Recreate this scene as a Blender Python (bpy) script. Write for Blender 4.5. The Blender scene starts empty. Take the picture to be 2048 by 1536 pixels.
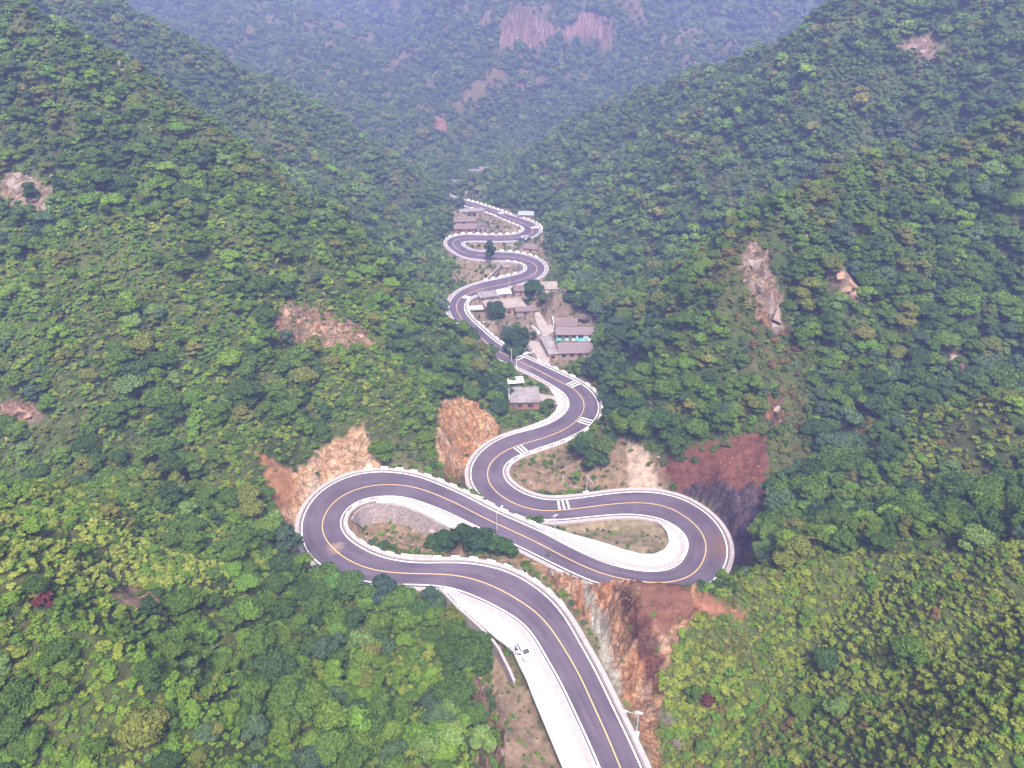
import bpy, bmesh, math, random, time
import numpy as np
from mathutils import Vector, Matrix
from mathutils.geometry import tessellate_polygon
random.seed(7); RNG = np.random.default_rng(11)
SC = bpy.context.scene
COL = SC.collection
# ------------------------------------------------------------------ camera, sky, sun, exposure
FPX, PITCH, CAMH = 1520.0, math.radians(31.0), 112.0      # focal length in pixels of the 2048 px photograph
cam_d = bpy.data.cameras.new('camera'); cam_d.sensor_width = 36.0; cam_d.lens = 36.0*FPX/2048.0
cam_d.clip_start = 1.0; cam_d.clip_end = 12000.0
cam = bpy.data.objects.new('camera', cam_d); COL.objects.link(cam)
cam.location = (0, 0, CAMH); cam.rotation_euler = (math.pi/2-PITCH, 0, 0); SC.camera = cam
SUN_EL, SUN_AZ = math.radians(58), math.radians(172)         # high, veiled sun
world = bpy.data.worlds.new('World'); SC.world = world; world.use_nodes = True
wn = world.node_tree.nodes; wl_ = world.node_tree.links; wn.clear()
sky = wn.new('ShaderNodeTexSky'); sky.sky_type = 'NISHITA'; sky.sun_disc = False
sky.sun_elevation = SUN_EL; sky.sun_rotation = SUN_AZ; sky.air_density = .7; sky.dust_density = 8.0; sky.altitude = 600
bg = wn.new('ShaderNodeBackground'); bg.inputs['Strength'].default_value = 0.08
wo = wn.new('ShaderNodeOutputWorld'); wl_.new(sky.outputs[0], bg.inputs[0]); wl_.new(bg.outputs[0], wo.inputs[0])
sun_d = bpy.data.lights.new('sun', 'SUN'); sun_d.energy = 1.5; sun_d.angle = math.radians(11); sun_d.color = (1.0, 0.94, 0.84)
sun = bpy.data.objects.new('sun', sun_d); COL.objects.link(sun); sun.location = (0, 0, 400)
sdir = Vector((math.sin(SUN_AZ)*math.cos(SUN_EL), math.cos(SUN_AZ)*math.cos(SUN_EL), math.sin(SUN_EL)))
sun.rotation_euler = sdir.to_track_quat('Z', 'Y').to_euler()
vs = SC.view_settings; vs.view_transform = 'Standard'; vs.look = 'None'; vs.gamma = 1.0; vs.use_curve_mapping = False
vs.exposure = 2.3
SC.cycles.max_bounces = 4; SC.cycles.diffuse_bounces = 2; SC.cycles.transmission_bounces = 2; SC.cycles.transparent_max_bounces = 4
SC.cycles.volume_bounces = 0; SC.cycles.caustics_reflective = False; SC.cycles.caustics_refractive = False
CT, ST = math.cos(PITCH), math.sin(PITCH)
def ray(px, py):
    a = (np.asarray(px, float)-1024)/FPX; b = (768-np.asarray(py, float))/FPX
    return a, CT+b*ST, -ST+b*CT
def at_z(px, py, z):
    dx, dy, dz = ray(px, py); t = (np.asarray(z, float)-CAMH)/dz
    return np.stack([dx*t, dy*t, np.zeros_like(dx*t)+z], -1)
def at_y(px, py, Y):
    dx, dy, dz = ray(px, py); t = np.asarray(Y, float)/dy
    return np.stack([dx*t, dy*t, CAMH+dz*t], -1)
def project(P):
    P = np.asarray(P, float); x, y, z = P[..., 0], P[..., 1], P[..., 2]-CAMH
    dep = y*CT - z*ST; up = y*ST + z*CT
    dep = np.where(dep < 1, 1, dep)
    return 1024+FPX*x/dep, 768-FPX*up/dep, dep

# ------------------------------------------------------------------ the road, read off the photograph
def zm(x0, y0, s, pts): return [(x0+a/s, y0+b/s) for a, b in pts]
CENTER = ([(1290, 1660), (1266, 1600)]
 + zm(850, 1100, 3.413, [(1335,1488),(1250,1280),(1140,1040),(1050,840),(960,690),(860,530),(760,420),(640,340),(500,260),(350,200),(180,165),(30,163)])
 + zm(500, 850, 3.413, [(1000,1012),(810,985),(680,930),(580,860),(510,780),(485,700),(500,620),(560,530),(660,460),(800,415),(950,403),(1100,415),(1250,465),(1400,530),(1600,635)])
 + zm(1000, 850, 3.413, [(80,720),(250,800),(400,880),(560,960),(650,1000),(800,1045),(950,1070),(1090,1080),(1230,1065),(1340,1010),(1390,930),(1415,850),(1400,770),(1360,700),(1290,640),(1200,580),(1100,545),(1000,530),(900,528),(750,540),(600,560),(450,580),(330,590),(200,575),(100,540)])
 + zm(850, 680, 4.551, [(720,1440),(620,1360),(570,1280),(560,1200),(590,1120),(660,1050),(760,990),(870,950),(1000,915),(1150,870),(1280,810),(1380,740),(1440,660),(1455,600),(1440,540),(1400,480),(1330,430),(1200,365),(1050,285),(880,205),(750,140),(620,80)])
 + zm(880, 540, 5.689, [(510,810),(400,700),(300,610),(225,530),(185,450),(190,370),(230,310),(330,260),(500,210),(650,175),(850,130)])
 + zm(850, 350, 6.143, [(1150,1295),(1300,1250),(1380,1180),(1375,1120),(1300,1060),(1180,1025),(1000,1000),(800,995),(600,985),(480,960),(380,900),(335,850),(350,810),(420,780),(550,768),(750,772),(950,775),(1130,770),(1260,750),(1320,710),(1325,670),(1280,630),(1180,590),(1050,540),(880,460),(700,400),(560,355),(430,320),(300,290),(200,240),(140,190)]))
EDGE_L = ([(1248, 1660), (1226, 1600)]
 + zm(850, 1100, 3.413, [(1188,1488),(1062,1200),(985,1030),(915,900),(830,745),(780,650),(700,530),(600,450),(470,380),(330,320),(200,270),(100,245),(30,240)])
 + zm(500, 850, 3.413, [(1000,1088),(850,1080),(700,1055),(560,1010),(460,960),(390,880),(355,780),(350,690),(370,590),(430,500),(530,410),(660,345),(800,315),(960,315),(1100,335),(1250,385),(1400,450),(1560,525),(1700,600),(1850,670)])
 + zm(1000, 850, 3.413, [(180,665),(330,750),(430,805),(560,870),(700,925),(850,975),(1000,1000),(1100,998),(1200,960),(1260,900),(1285,830),(1275,770),(1230,710),(1150,665),(1050,635),(940,615),(850,610),(750,615),(600,630),(450,645),(380,650),(200,645),(100,620),(0,580)])
 + zm(850, 680, 4.551, [(600,1480),(490,1420),(430,1340),(410,1250),(410,1180),(440,1100),(500,1020),(580,950),(680,890),(800,850),(950,815),(1080,780),(1180,730),(1260,680),(1300,620),(1310,570),(1285,520),(1240,465),(1150,410),(1050,350),(950,300),(850,255),(750,215),(650,175),(600,150)])
 + zm(880, 540, 5.689, [(440,860),(320,740),(220,640),(150,540),(120,460),(120,390),(155,310),(200,240),(300,190),(420,150),(560,120),(700,95)])
 + zm(850, 350, 6.143, [(950,1260),(1100,1230),(1200,1200),(1250,1150),(1235,1100),(1180,1075),(1080,1060),(950,1055),(800,1050),(650,1040),(530,1030),(430,985),(320,920),(270,850),(268,800),(300,765),(380,740),(500,728),(700,740),(900,740),(1060,735),(1150,715),(1210,680),(1215,650),(1150,600),(1050,565),(950,530),(850,490),(750,455),(650,425),(560,400),(480,375),(380,345),(250,310),(150,255)]))
EDGE_R = ([(1336, 1660), (1310, 1600)]
 + zm(850, 1100, 3.413, [(1490,1488),(1390,1290),(1280,1060),(1200,900),(1110,720),(1030,580),(950,440),(860,330),(740,230),(600,150),(440,100),(250,80),(0,90)])
 + zm(500, 850, 3.413, [(1050,930),(920,900),(780,845),(680,785),(630,720),(615,660),(640,600),(700,540),(800,500),(920,485),(1050,495),(1180,530),(1300,580),(1450,645),(1600,720),(1790,810),(1960,895)])
 + zm(1000, 850, 3.413, [(400,965),(560,1040),(750,1110),(950,1145),(1150,1155),(1330,1130),(1440,1085),(1510,1035),(1545,960),(1560,880),(1545,790),(1510,710),(1450,630),(1370,560),(1270,510),(1150,470),(1030,455),(900,455),(800,460),(650,480),(520,500),(400,510),(280,500)])
 + zm(850, 680, 4.551, [(950,1410),(850,1370),(770,1310),(720,1230),(715,1180),(740,1120),(800,1075),(880,1045),(980,1010),(1100,965),(1250,910),(1400,850),(1480,800),(1540,740),(1580,680),(1590,620),(1570,540),(1510,460),(1430,400),(1340,350),(1230,300),(1120,250),(1020,205),(900,150),(780,90),(680,30)])
 + zm(880, 540, 5.689, [(560,760),(480,680),(400,610),(320,530),(285,470),(280,410),(300,360),(350,310),(440,275),(550,250),(640,235),(800,190),(900,160)])
 + zm(850, 350, 6.143, [(1180,1335),(1280,1310),(1390,1270),(1470,1200),(1480,1130),(1460,1080),(1400,1040),(1300,1000),(1200,970),(1100,950),(950,945),(800,945),(680,940),(580,920),(500,895),(450,860),(450,835),(500,815),(600,808),(750,812),(900,815),(1020,815),(1140,812),(1280,770),(1360,735),(1420,690),(1425,650),(1380,610),(1280,560),(1150,520),(1020,480),(900,440),(780,400),(680,370),(580,345),(500,320),(400,285),(280,235),(200,190)]))
Z0, Z1 = 4.0, -22.0
def cum(P):
    return np.concatenate([[0], np.cumsum(np.linalg.norm(np.diff(P[:, :2], axis=0), axis=1))])
def smooth(v, n):
    k = np.hanning(2*n+3)[1:-1]; k /= k.sum()
    v = np.asarray(v, float); pad = np.pad(v, [(n, n)]+[(0, 0)]*(v.ndim-1), mode='reflect', reflect_type='odd')
    if v.ndim == 1: return np.convolve(pad, k, 'valid')
    return np.stack([np.convolve(pad[:, i], k, 'valid') for i in range(v.shape[1])], -1)
def build_road():
    c = np.array(CENTER); z = np.linspace(Z0, Z1, len(c))
    for _ in range(12):
        P = at_z(c[:, 0], c[:, 1], z); s = cum(P); z = Z0+(Z1-Z0)*s/s[-1]
    n = int(s[-1]); u = np.linspace(0, s[-1], n)
    C = np.stack([np.interp(u, s, P[:, i]) for i in range(3)], -1)
    C = smooth(C, 5)
    T = np.gradient(C[:, :2], axis=0); T /= np.linalg.norm(T, axis=1)[:, None]
    N = np.stack([-T[:, 1], T[:, 0]], -1)      # left of travel
    out = []
    for E, sg in ((EDGE_L, 1), (EDGE_R, -1)):
        e = np.array(E); ze = np.linspace(Z0, Z1, len(e)); last = 0
        # heights from matching progress along the centre line
        ec = np.zeros(len(e))
        for _ in range(6):
            W = at_z(e[:, 0], e[:, 1], ze); i0 = 0
            for k in range(len(e)):
                lo, hi = max(0, i0-5), min(n, i0+70)
                d = np.linalg.norm(C[lo:hi, :2]-W[k, :2], axis=1); i0 = lo+int(np.argmin(d)); ec[k] = i0
                ze[k] = C[i0, 2]
        se = cum(W); ue = np.linspace(0, se[-1], int(se[-1]*2)); We = np.stack([np.interp(ue, se, W[:, i]) for i in range(2)], -1)
        We = smooth(We, 6); ie = np.interp(ue, se, ec)
        w = np.full(n, np.nan)
        for k in range(n):
            m = np.abs(ie-k) < 25
            d = We[m]-C[k, :2]
            if not len(d): continue
            along = np.abs(d@T[k]); off = sg*(d@N[k])
            ok = (along < 1.2) & (off > 1.5) & (off < 9)
            if ok.any(): w[k] = off[ok].min()
        good = ~np.isnan(w); w = np.interp(np.arange(n), np.where(good)[0], w[good])
        out.append(smooth(np.clip(w, 3.0, 6.5), 9))
    return C, T, N, out[0], out[1]
ROAD, RT, RN, RWL, RWR = build_road()
NR = len(ROAD)
def edge_pts(side, off, k0=0, k1=None, dz=0.0):
    """points of the road edge (side 'L' or 'R') pushed outwards by off metres"""
    k1 = NR if k1 is None else k1
    s = 1 if side == 'L' else -1; w = (RWL if side == 'L' else RWR)[k0:k1]
    P = ROAD[k0:k1].copy(); P[:, :2] += RN[k0:k1]*(s*(w+off))[:, None]; P[:, 2] += dz
    return P
def road_near(x, y):
    """nearest road sample: index and distance from the centre line"""
    x = np.ravel(x); y = np.ravel(y); out = np.zeros(len(x), int); dd = np.zeros(len(x))
    for i in range(0, len(x), 8000):
        d = (x[i:i+8000, None]-ROAD[None, :, 0])**2+(y[i:i+8000, None]-ROAD[None, :, 1])**2
        k = d.argmin(1); out[i:i+8000] = k; dd[i:i+8000] = np.sqrt(d[np.arange(len(k)), k])
    return out, dd
# ------------------------------------------------------------------ noise
def _hash(ix, iy, seed):
    h = (ix.astype(np.int64)*374761393+iy.astype(np.int64)*668265263+seed*1442695041) & 0x7fffffff
    h = ((h ^ (h >> 13))*1274126177) & 0x7fffffff
    return ((h ^ (h >> 16)) & 0xffff)/65535.0
def vnoise(x, y, seed=0):
    ix, iy = np.floor(x), np.floor(y); fx, fy = x-ix, y-iy
    u, v = fx*fx*(3-2*fx), fy*fy*(3-2*fy)
    a, b = _hash(ix, iy, seed), _hash(ix+1, iy, seed); c, d = _hash(ix, iy+1, seed), _hash(ix+1, iy+1, seed)
    return (a*(1-u)+b*u)*(1-v)+(c*(1-u)+d*u)*v
def fbm(x, y, seed=0, o=4):
    s = 0; a = 0.5; t = 0
    for i in range(o):
        s = s+a*vnoise(x, y, seed+i*17); t += a; x = x*2.03+13.7; y = y*1.97+5.1; a *= 0.5
    return s/t
def in_poly(px, py, poly):
    px = np.asarray(px); inside = np.zeros(px.shape, bool); n = len(poly)
    for i in range(n):
        x0, y0 = poly[i]; x1, y1 = poly[(i+1) % n]
        if y0 == y1: continue
        c = ((y0 > py) != (y1 > py)) & (px < (x1-x0)*(py-y0)/(y1-y0)+x0)
        inside ^= c
    return inside
# ------------------------------------------------------------------ spurs and ravines: crest lines (pixel, pixel, metres ahead)
SPURS = [
 # crest, slope left of direction, slope right, rounding, lowering for the trees on it
 ([(1003,790,186),(945,720,192),(860,640,198),(760,565,203),(700,510,208),(560,360,216),(400,235,224),(230,110,232),(60,0,238),(-200,-110,246),(-600,-230,255)], .72,1.0,5,3.0),
 ([(480,470,196),(560,600,182),(720,690,168),(880,810,160)], .9,.9,4,2.0),
 ([(60,230,205),(180,400,180),(330,640,158),(470,850,137)], .8,.8,4,2.0),
 ([(930,405,424),(900,372,428),(830,310,428),(760,255,420),(680,200,410),(560,140,398),(400,88,388),(300,52,384),(225,14,382),(120,-40,378),(-100,-100,372),(-400,-180,370)], .95,1.0,6,3.5),
 ([(740,440,300),(640,300,325),(500,180,345)], 1.0,1.0,5,3.0),
 ([(960,372,470),(1010,335,474),(1060,300,472),(1100,262,460),(1250,185,430),(1400,110,390),(1600,0,345),(1800,-100,335),(2100,-230,330)], 1.0,.95,6,3.5),
 ([(1190,440,325),(1270,340,328),(1420,220,325)], 1.0,1.0,5,3.0),
 ([(1260,500,300),(1360,390,312),(1500,270,322),(1700,140,322)], .95,.9,5,3.0),
 ([(1530,905,142),(1550,830,149),(1545,740,160),(1530,640,170),(1505,500,184),(1600,400,200),(1750,330,210),(2048,230,215),(2400,100,215)], 1.05,.85,3,1.2),
 ([(1610,1080,124),(1690,1000,127),(1740,930,131),(1880,880,131),(2048,820,128),(2400,700,122)], .95,.85,4,2.0),
 ([(1200,1172,102),(1245,1166,98.5),(1300,1163,97.5),(1400,1162,97.5),(1500,1150,97),(1700,1118,99),(2048,1085,90),(2400,1050,78),(2900,1000,60)], .85,.92,4,-1.6),
 ([(1040,1110,116),(1110,1118,113)], 1.0,1.0,3,0.0),
 ([(770,1195,103),(600,1160,103),(330,1115,98),(180,1055,95),(0,1010,90),(-300,930,76)], .75,.75,5,1.2),
 # the far mountain
 ([(262,8,1500),(500,-70,1350),(800,-160,1080),(1120,-190,980),(1600,-190,920),(2000,-150,880)], .75,.75,20,0),
 ([(700,-110,1130),(620,-20,1020),(700,110,880),(745,215,760)], .8,.8,12,3),
 ([(420,-70,1380),(470,20,1150),(590,110,960),(690,200,800)], .7,.7,14,3),
 ([(1000,-150,860),(887,66,720),(817,123,690),(779,180,655),(773,240,615)], .95,.95,8,3),
 ([(1010,40,730),(905,115,685),(864,158,655),(843,218,618)], .95,.95,6,3),
 ([(1000,140,650),(917,200,600),(903,262,574)], 1.2,1.2,5,2),
 ([(1120,-150,860),(1100,-60,765),(1060,20,705),(1035,150,668),(1045,250,632),(1050,300,600)], 1.1,1.1,10,3),
 ([(1300,-180,830),(1240,40,715),(1220,150,668),(1200,240,630)], 1.2,1.0,10,3),
 ([(1620,-80,820),(1535,22,745),(1440,130,690)], 1.0,1.0,10,3),
]
def spur_h(x, y, sp):
    crest, sl, sr, r, low = sp
    P = np.array([at_y(a, b, c) for a, b, c in crest]); P[:, 2] -= low
    out = np.full(x.shape, -1e9)          # upper envelope over the stretches of crest, so the flanks stay whole
    for a, b in zip(P[:-1], P[1:]):
        d = b[:2]-a[:2]; L = d@d
        t = np.clip(((x-a[0])*d[0]+(y-a[1])*d[1])/L, 0, 1)
        ex, ey = x-a[0]-t*d[0], y-a[1]-t*d[1]; q = ex*ex+ey*ey
        c = .5+.5*np.clip(1.3*(d[0]*ey-d[1]*ex)/np.sqrt(L*(q+1)), -1, 1)
        out = np.maximum(out, a[2]+t*(b[2]-a[2])-(sl*c+sr*(1-c))*(np.sqrt(q+r*r)-r))
    return out
def axis():                      # the valley goes on beyond the last bend of road we see
    e = ROAD[::6].copy(); tail = np.array([[-40, 470, -22.5], [-15, 500, -23], [0, 540, -23], [5, 590, -22], [-30, 640, -20], [-60, 720, -14], [-110, 820, 0], [-190, 980, 20], [-330, 1250, 30], [-520, 1700, 20], [-800, 2600, 0]], float)
    u = np.linspace(0, 1, 12)[:, None]; t = np.concatenate([a+(b-a)*u for a, b in zip(tail[:-1], tail[1:])])
    return np.concatenate([e, t])
AX = axis()
def natural(x, y):
    sh = x.shape; x = x.ravel(); y = y.ravel(); zf = np.zeros(len(x)); dm = np.zeros(len(x))
    for i in range(0, len(x), 8000):
        d2 = (x[i:i+8000, None]-AX[None, :, 0])**2+(y[i:i+8000, None]-AX[None, :, 1])**2+4.0
        w = d2**-2.5; zf[i:i+8000] = (w*AX[None, :, 2]).sum(1)/w.sum(1); dm[i:i+8000] = np.sqrt(d2.min(1))
    n1 = fbm(x/38, y/38, 3, 4)-.5; n2 = fbm(x/11, y/11, 9, 3)-.5; n3 = fbm(x/140, y/140, 31, 3)-.5
    lat = np.maximum(0, dm-13)*(1+.25*n3); floor = zf-1.2+70*(1-np.exp(-.36*lat/70))
    k = 3.0; H = [floor]+[spur_h(x+8*n3, y, s) for s in SPURS]
    M = np.max(H, axis=0); z = M+k*np.log(sum(np.exp((h-M)/k) for h in H))-k*.25
    ws = np.clip((y-185)/50, 0, 1); cap = zf+(1.9*(1-ws)+.90*ws)*np.maximum(0, dm-8-3*ws)+300*np.clip((y-520)/60, 0, 1)
    z = np.minimum(z, cap)
    amp = np.clip((dm-8)/25, 0, 1)*np.clip(1+(y-300)/500, 1, 3.2)
    rdg = np.abs(2*fbm((x+y*.25)/34, (y-x*.25)/46, 53, 3)-1); rd2 = np.abs(2*fbm(x/15, y/19, 59, 3)-1)
    z = z+amp*(n1*6+n2*2.0+(.30-rdg)*13.0+(.30-rd2)*4.2)
    fm = np.clip((y-560)/120, 0, 1); big = np.abs(2*fbm((x+.35*y)/95, (y-.2*x)/190, 71, 4)-1)      # fluted ribs and gullies of the far mountain
    z = z+fm*(.34-big)*46
    return z.reshape(sh), dm.reshape(sh)
# ------------------------------------------------------------------ paved areas, pits and bare ground (polygons read off the photograph)
PAVED = {
 'lay_by': zm(850,1100,3.413,[(120,252),(200,274),(330,326),(470,386),(600,456),(700,536),(780,656),(830,750),(915,905),(985,1035),(1062,1205),(1188,1492),(1260,1690),(1080,1690),(940,1488),(890,1370),(840,1250),(790,1130),(740,1010),(690,880),(640,780),(600,690),(540,640),(470,590),(370,500),(230,380)]),
 'strip_slab': zm(500,850,3.413,[(870,497),(920,490),(1050,500),(1180,535),(1300,585),(1450,650),(1600,724),(1560,740),(1480,720),(1360,695),(1290,660),(1200,610),(1080,560),(980,532),(860,530)]),
 'bend_slab': zm(1000,850,3.413,[(185,663),(330,747),(430,802),(560,866),(700,921),(850,971),(1000,996),(1100,994),(1197,956),(1257,897),(1281,830),(1271,773),(1227,713),(1150,668),(1060,640),(1060,652),(1100,680),(1140,730),(1155,800),(1120,850),(1050,880),(970,880),(850,850),(700,800),(500,745),(370,705),(250,668)]),
 'farm_slab': zm(850,680,4.551,[(690,884),(800,846),(950,811),(1080,776),(1178,726),(1257,677),(1296,618),(1306,570),(1281,522),(1237,468),(1160,420),(1130,430),(1150,470),(1185,520),(1200,560),(1208,590),(1190,640),(1120,710),(1000,760),(850,812)]),
 'village_lane': zm(880,540,5.689,[(1240,620),(1290,620),(1300,700),(1225,740),(1215,800),(1240,980),(1245,1040),(1222,1090),(1180,1085),(1085,1045),(1110,1000),(1060,930),(1000,850),(1010,800),(1150,820),(1160,720),(1230,700)]),
 'courtyard_lane': zm(880,540,5.689,[(1080,480),(1130,480),(1190,570),(1235,650),(1230,700),(1160,715),(1110,640),(1085,560)]),
 'farm_ramp': zm(850,680,4.551,[(1030,488),(1185,512),(1203,556),(1208,585),(1130,572),(1030,545)]),
}
def poly_world(poly, dz=0.0):
    """paved polygon to the level of the road beside it"""
    p = np.array(poly); z = np.full(len(p), -3.0)
    for _ in range(8):
        W = at_z(p[:, 0], p[:, 1], z); k, d = road_near(W[:, 0], W[:, 1]); z = .5*z+.5*ROAD[k, 2]
    W = at_z(p[:, 0], p[:, 1], z+dz)
    return W
PAVED_W = {k: poly_world(v) for k, v in PAVED.items()}
PITS = [ # polygon, depth under the road
 ([(698,1045),(703,1028),(718,1012),(738,1004),(755,1001),(790,1005),(820,1013),(855,1029),(880,1042),(905,1056),(960,1092),(900,1108),(850,1118),(800,1112),(745,1092),(705,1068)], 5.0),
 ([(985,533),(1040,527),(1052,540),(1030,552),(975,562),(990,548)], 5.0),
 ([(1012,490),(1034,488),(1036,500),(1008,500)], 4.0),
 ([(1000,452),(1042,452),(1030,466),(1004,466)], 4.5),
 ([(880,945),(925,935),(942,980),(930,988),(900,972)], 4.0),
 ([(958,622),(985,618),(1010,660),(1030,700),(1010,690),(975,655)], 5.0),
 ([(935,615),(960,612),(965,585),(945,592)], 5.0),
 ([(840,1190),(890,1200),(950,1270),(985,1340),(1000,1430),(1010,1560),(975,1560),(960,1450),(950,1350),(905,1260)], 3.2),
]
PITS_W = [(poly_world(p), d) for p, d in PITS]
# ------------------------------------------------------------------ height grid
def axis_steps(breaks):
    v = [breaks[0][0]]
    for (a, s), (b, _) in zip(breaks[:-1], breaks[1:]):
        n = max(1, int(round((b-a)/s))); v += list(a+(b-a)*(np.arange(1, n+1)/n))
    return np.array(v)
XS = axis_steps([(-1500, 40), (-700, 16), (-300, 5), (-120, 1.9), (-62, .95), (72, 1.9), (130, 5), (300, 16), (700, 40), (1500, 1)])
YS = axis_steps([(-80, 10), (40, 1.6), (66, .95), (225, 1.5), (330, 2.2), (470, 3.4), (640, 4.5), (800, 14), (1200, 40), (2600, 1)])
GX, GY = np.meshgrid(XS, YS)
GZ, GD = natural(GX, GY)
PADS = []       # (polygon in x,y ; level ; how far the ground is eased to it) - filled by the houses
def shape_ground():
    global GZ, PAVEMASK
    fx, fy, z = GX.ravel(), GY.ravel(), GZ.ravel().copy()
    idx = np.where((GD.ravel() < 45))[0]
    x, y = fx[idx], fy[idx]; zn = z[idx]
    pit = np.zeros(len(x)); 
    for W, dep in PITS_W:
        jx, jy = (2.6*(fbm(x/3.3, y/3.3, 301+q, 2)-.5) for q in (0, 7)); m = in_poly(x+jx, y+jy, W[:, :2]); k, _ = road_near(x[m], y[m]); pit[m] = dep
        zn[m] = ROAD[k, 2]-dep+.8*(fbm(x[m]/2.5, y[m]/2.5, 5, 3)-.5)
    U = np.full(len(x), 1e9); Lo = np.full(len(x), -1e9); rz = np.zeros(len(x)); ins = np.zeros(len(x), bool)
    wmean = (RWL+RWR)/2
    fill = np.where(pit > 0, 6.0, 0.85)
    for i in range(0, len(x), 6000):
        s = slice(i, i+6000)
        dx = x[s, None]-ROAD[None, :, 0]; dy = y[s, None]-ROAD[None, :, 1]
        side = dx*RN[None, :, 0]+dy*RN[None, :, 1]; w = np.where(side > 0, RWL[None], RWR[None])
        d = np.sqrt(dx*dx+dy*dy); e = np.maximum(0, d-w-1.55)
        U[s] = (ROAD[None, :, 2]+np.where((x[s] > 10) & (y[s] < 108), 2.6, 1.7)[:, None]*e).min(1)
        Lo[s] = (ROAD[None, :, 2]-fill[s, None]*e).max(1)
        k = (d-w).argmin(1); rz[s] = ROAD[k, 2]; ins[s] = (d-w)[np.arange(len(k)), k] < 1.6
    zc = np.where(Lo > U, (Lo+U)/2, np.clip(zn, Lo, U))
    zc = np.where(ins, rz-.28, zc)
    pm = np.zeros(len(x), bool)
    for nme, W in PAVED_W.items():
        c = W[:, :2].mean(0); m = in_poly(x, y, W[:, :2])
        for sx, sy in ((.9, 0), (-.9, 0), (0, .9), (0, -.9)): m |= in_poly(x+sx, y+sy, W[:, :2])
        k, _ = road_near(x[m], y[m]); zc[m] = np.minimum(zc[m], ROAD[k, 2]-.30) if nme not in ('village_lane', 'courtyard_lane', 'farm_ramp') else ROAD[k, 2]-.30
        pm |= m
    for poly, lvl, ease in PADS:
        m = in_poly(x, y, poly)
        n = len(poly); dist = np.full(len(x), 1e9)
        for a, b in zip(poly, np.roll(poly, -1, 0)):
            d = b-a; t = np.clip(((x-a[0])*d[0]+(y-a[1])*d[1])/(d@d), 0, 1); dist = np.minimum(dist, np.hypot(x-a[0]-t*d[0], y-a[1]-t*d[1]))
        wgt = np.where(m, 1, np.clip(1-(dist-.8)/ease, 0, 1)); wgt = np.where(ins | pm, 0, wgt*wgt*(3-2*wgt))
        zc = zc*(1-wgt)+lvl*wgt
    z[idx] = zc; GZ = z.reshape(GX.shape)
    PAVEMASK = np.zeros(GX.size, bool); PAVEMASK[idx] = pm | ins; PAVEMASK = PAVEMASK.reshape(GX.shape)
def hsample(x, y, grid=None):
    g = GZ if grid is None else grid
    x = np.asarray(x, float); y = np.asarray(y, float)
    i = np.clip(np.searchsorted(XS, x)-1, 0, len(XS)-2); j = np.clip(np.searchsorted(YS, y)-1, 0, len(YS)-2)
    u = np.clip((x-XS[i])/(XS[i+1]-XS[i]), 0, 1); v = np.clip((y-YS[j])/(YS[j+1]-YS[j]), 0, 1)
    return (g[j, i]*(1-u)+g[j, i+1]*u)*(1-v)+(g[j+1, i]*(1-u)+g[j+1, i+1]*u)*v
def on_ground(px, py, t0=45.0):
    """where the line of sight through a pixel meets the ground"""
    dx, dy, dz = ray(px, py); t = t0*1.0025**np.arange(1700)
    z = CAMH+dz*t; h = hsample(dx*t, dy*t); k = np.argmax(z < h)
    if not (z < h).any(): k = 900
    a, b = t[max(0, k-1)], t[k]
    for _ in range(14):
        m = (a+b)/2
        if CAMH+dz*m < hsample(dx*m, dy*m): b = m
        else: a = m
    return np.array([dx*b, dy*b, float(hsample(dx*b, dy*b))])
# ------------------------------------------------------------------ materials
def new_mat(name):
    m = bpy.data.materials.new(name); m.use_nodes = True; nt = m.node_tree; nt.nodes.clear()
    o = nt.nodes.new('ShaderNodeOutputMaterial'); return m, nt, o
def nd(nt, typ, **kw):
    n = nt.nodes.new(typ)
    for k, v in kw.items():
        if k in n.inputs: n.inputs[k].default_value = v
        else: setattr(n, k, v)
    return n
def simple(name, col, rough=.85, noise=.18, scale=2.0, bump=0.0, bscale=None, metallic=0.0, col2=None, spec=.3):
    """Principled surface whose colour wanders over the object's own coordinates"""
    m, nt, o = new_mat(name); L = nt.links
    b = nd(nt, 'ShaderNodeBsdfPrincipled', Roughness=rough, Metallic=metallic); b.inputs['Specular IOR Level'].default_value = spec
    geo = nd(nt, 'ShaderNodeNewGeometry'); tx = nd(nt, 'ShaderNodeTexNoise', Scale=scale, Detail=5.0, Roughness=.62)
    L.new(geo.outputs['Position'], tx.inputs['Vector'])
    rp = nd(nt, 'ShaderNodeValToRGB'); c2 = col2 or tuple(min(1, c*(1+noise)) for c in col)
    rp.color_ramp.elements[0].position = .3; rp.color_ramp.elements[1].position = .7
    rp.color_ramp.elements[0].color = (*[c*(1-noise) for c in col], 1); rp.color_ramp.elements[1].color = (*c2, 1)
    L.new(tx.outputs[0], rp.inputs[0]); L.new(rp.outputs[0], b.inputs['Base Color'])
    if bump:
        t2 = nd(nt, 'ShaderNodeTexNoise', Scale=bscale or scale*6, Detail=4.0); L.new(geo.outputs['Position'], t2.inputs['Vector'])
        bp = nd(nt, 'ShaderNodeBump', Strength=bump, Distance=.1); L.new(t2.outputs[0], bp.inputs['Height']); L.new(bp.outputs[0], b.inputs['Normal'])
    L.new(b.outputs[0], o.inputs['Surface']); return m
M = {}
M['white_paint'] = simple('white_paint', (.78, .76, .76), .7, .12, 3)
M['block_paint'] = simple('block_paint', (.80, .77, .78), .75, .10, 1.5)
M['yellow_paint'] = simple('yellow_paint', (.62, .40, .16), .75, .18, 3)
M['concrete'] = simple('concrete', (.42, .385, .385), .9, .13, .35, .15, 8)
M['lane_concrete'] = simple('lane_concrete', (.30, .25, .235), .9, .2, .4, .15, 8)
M['kerb'] = simple('kerb', (.34, .295, .30), .9, .2, 1.2, .15, 8)
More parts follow.
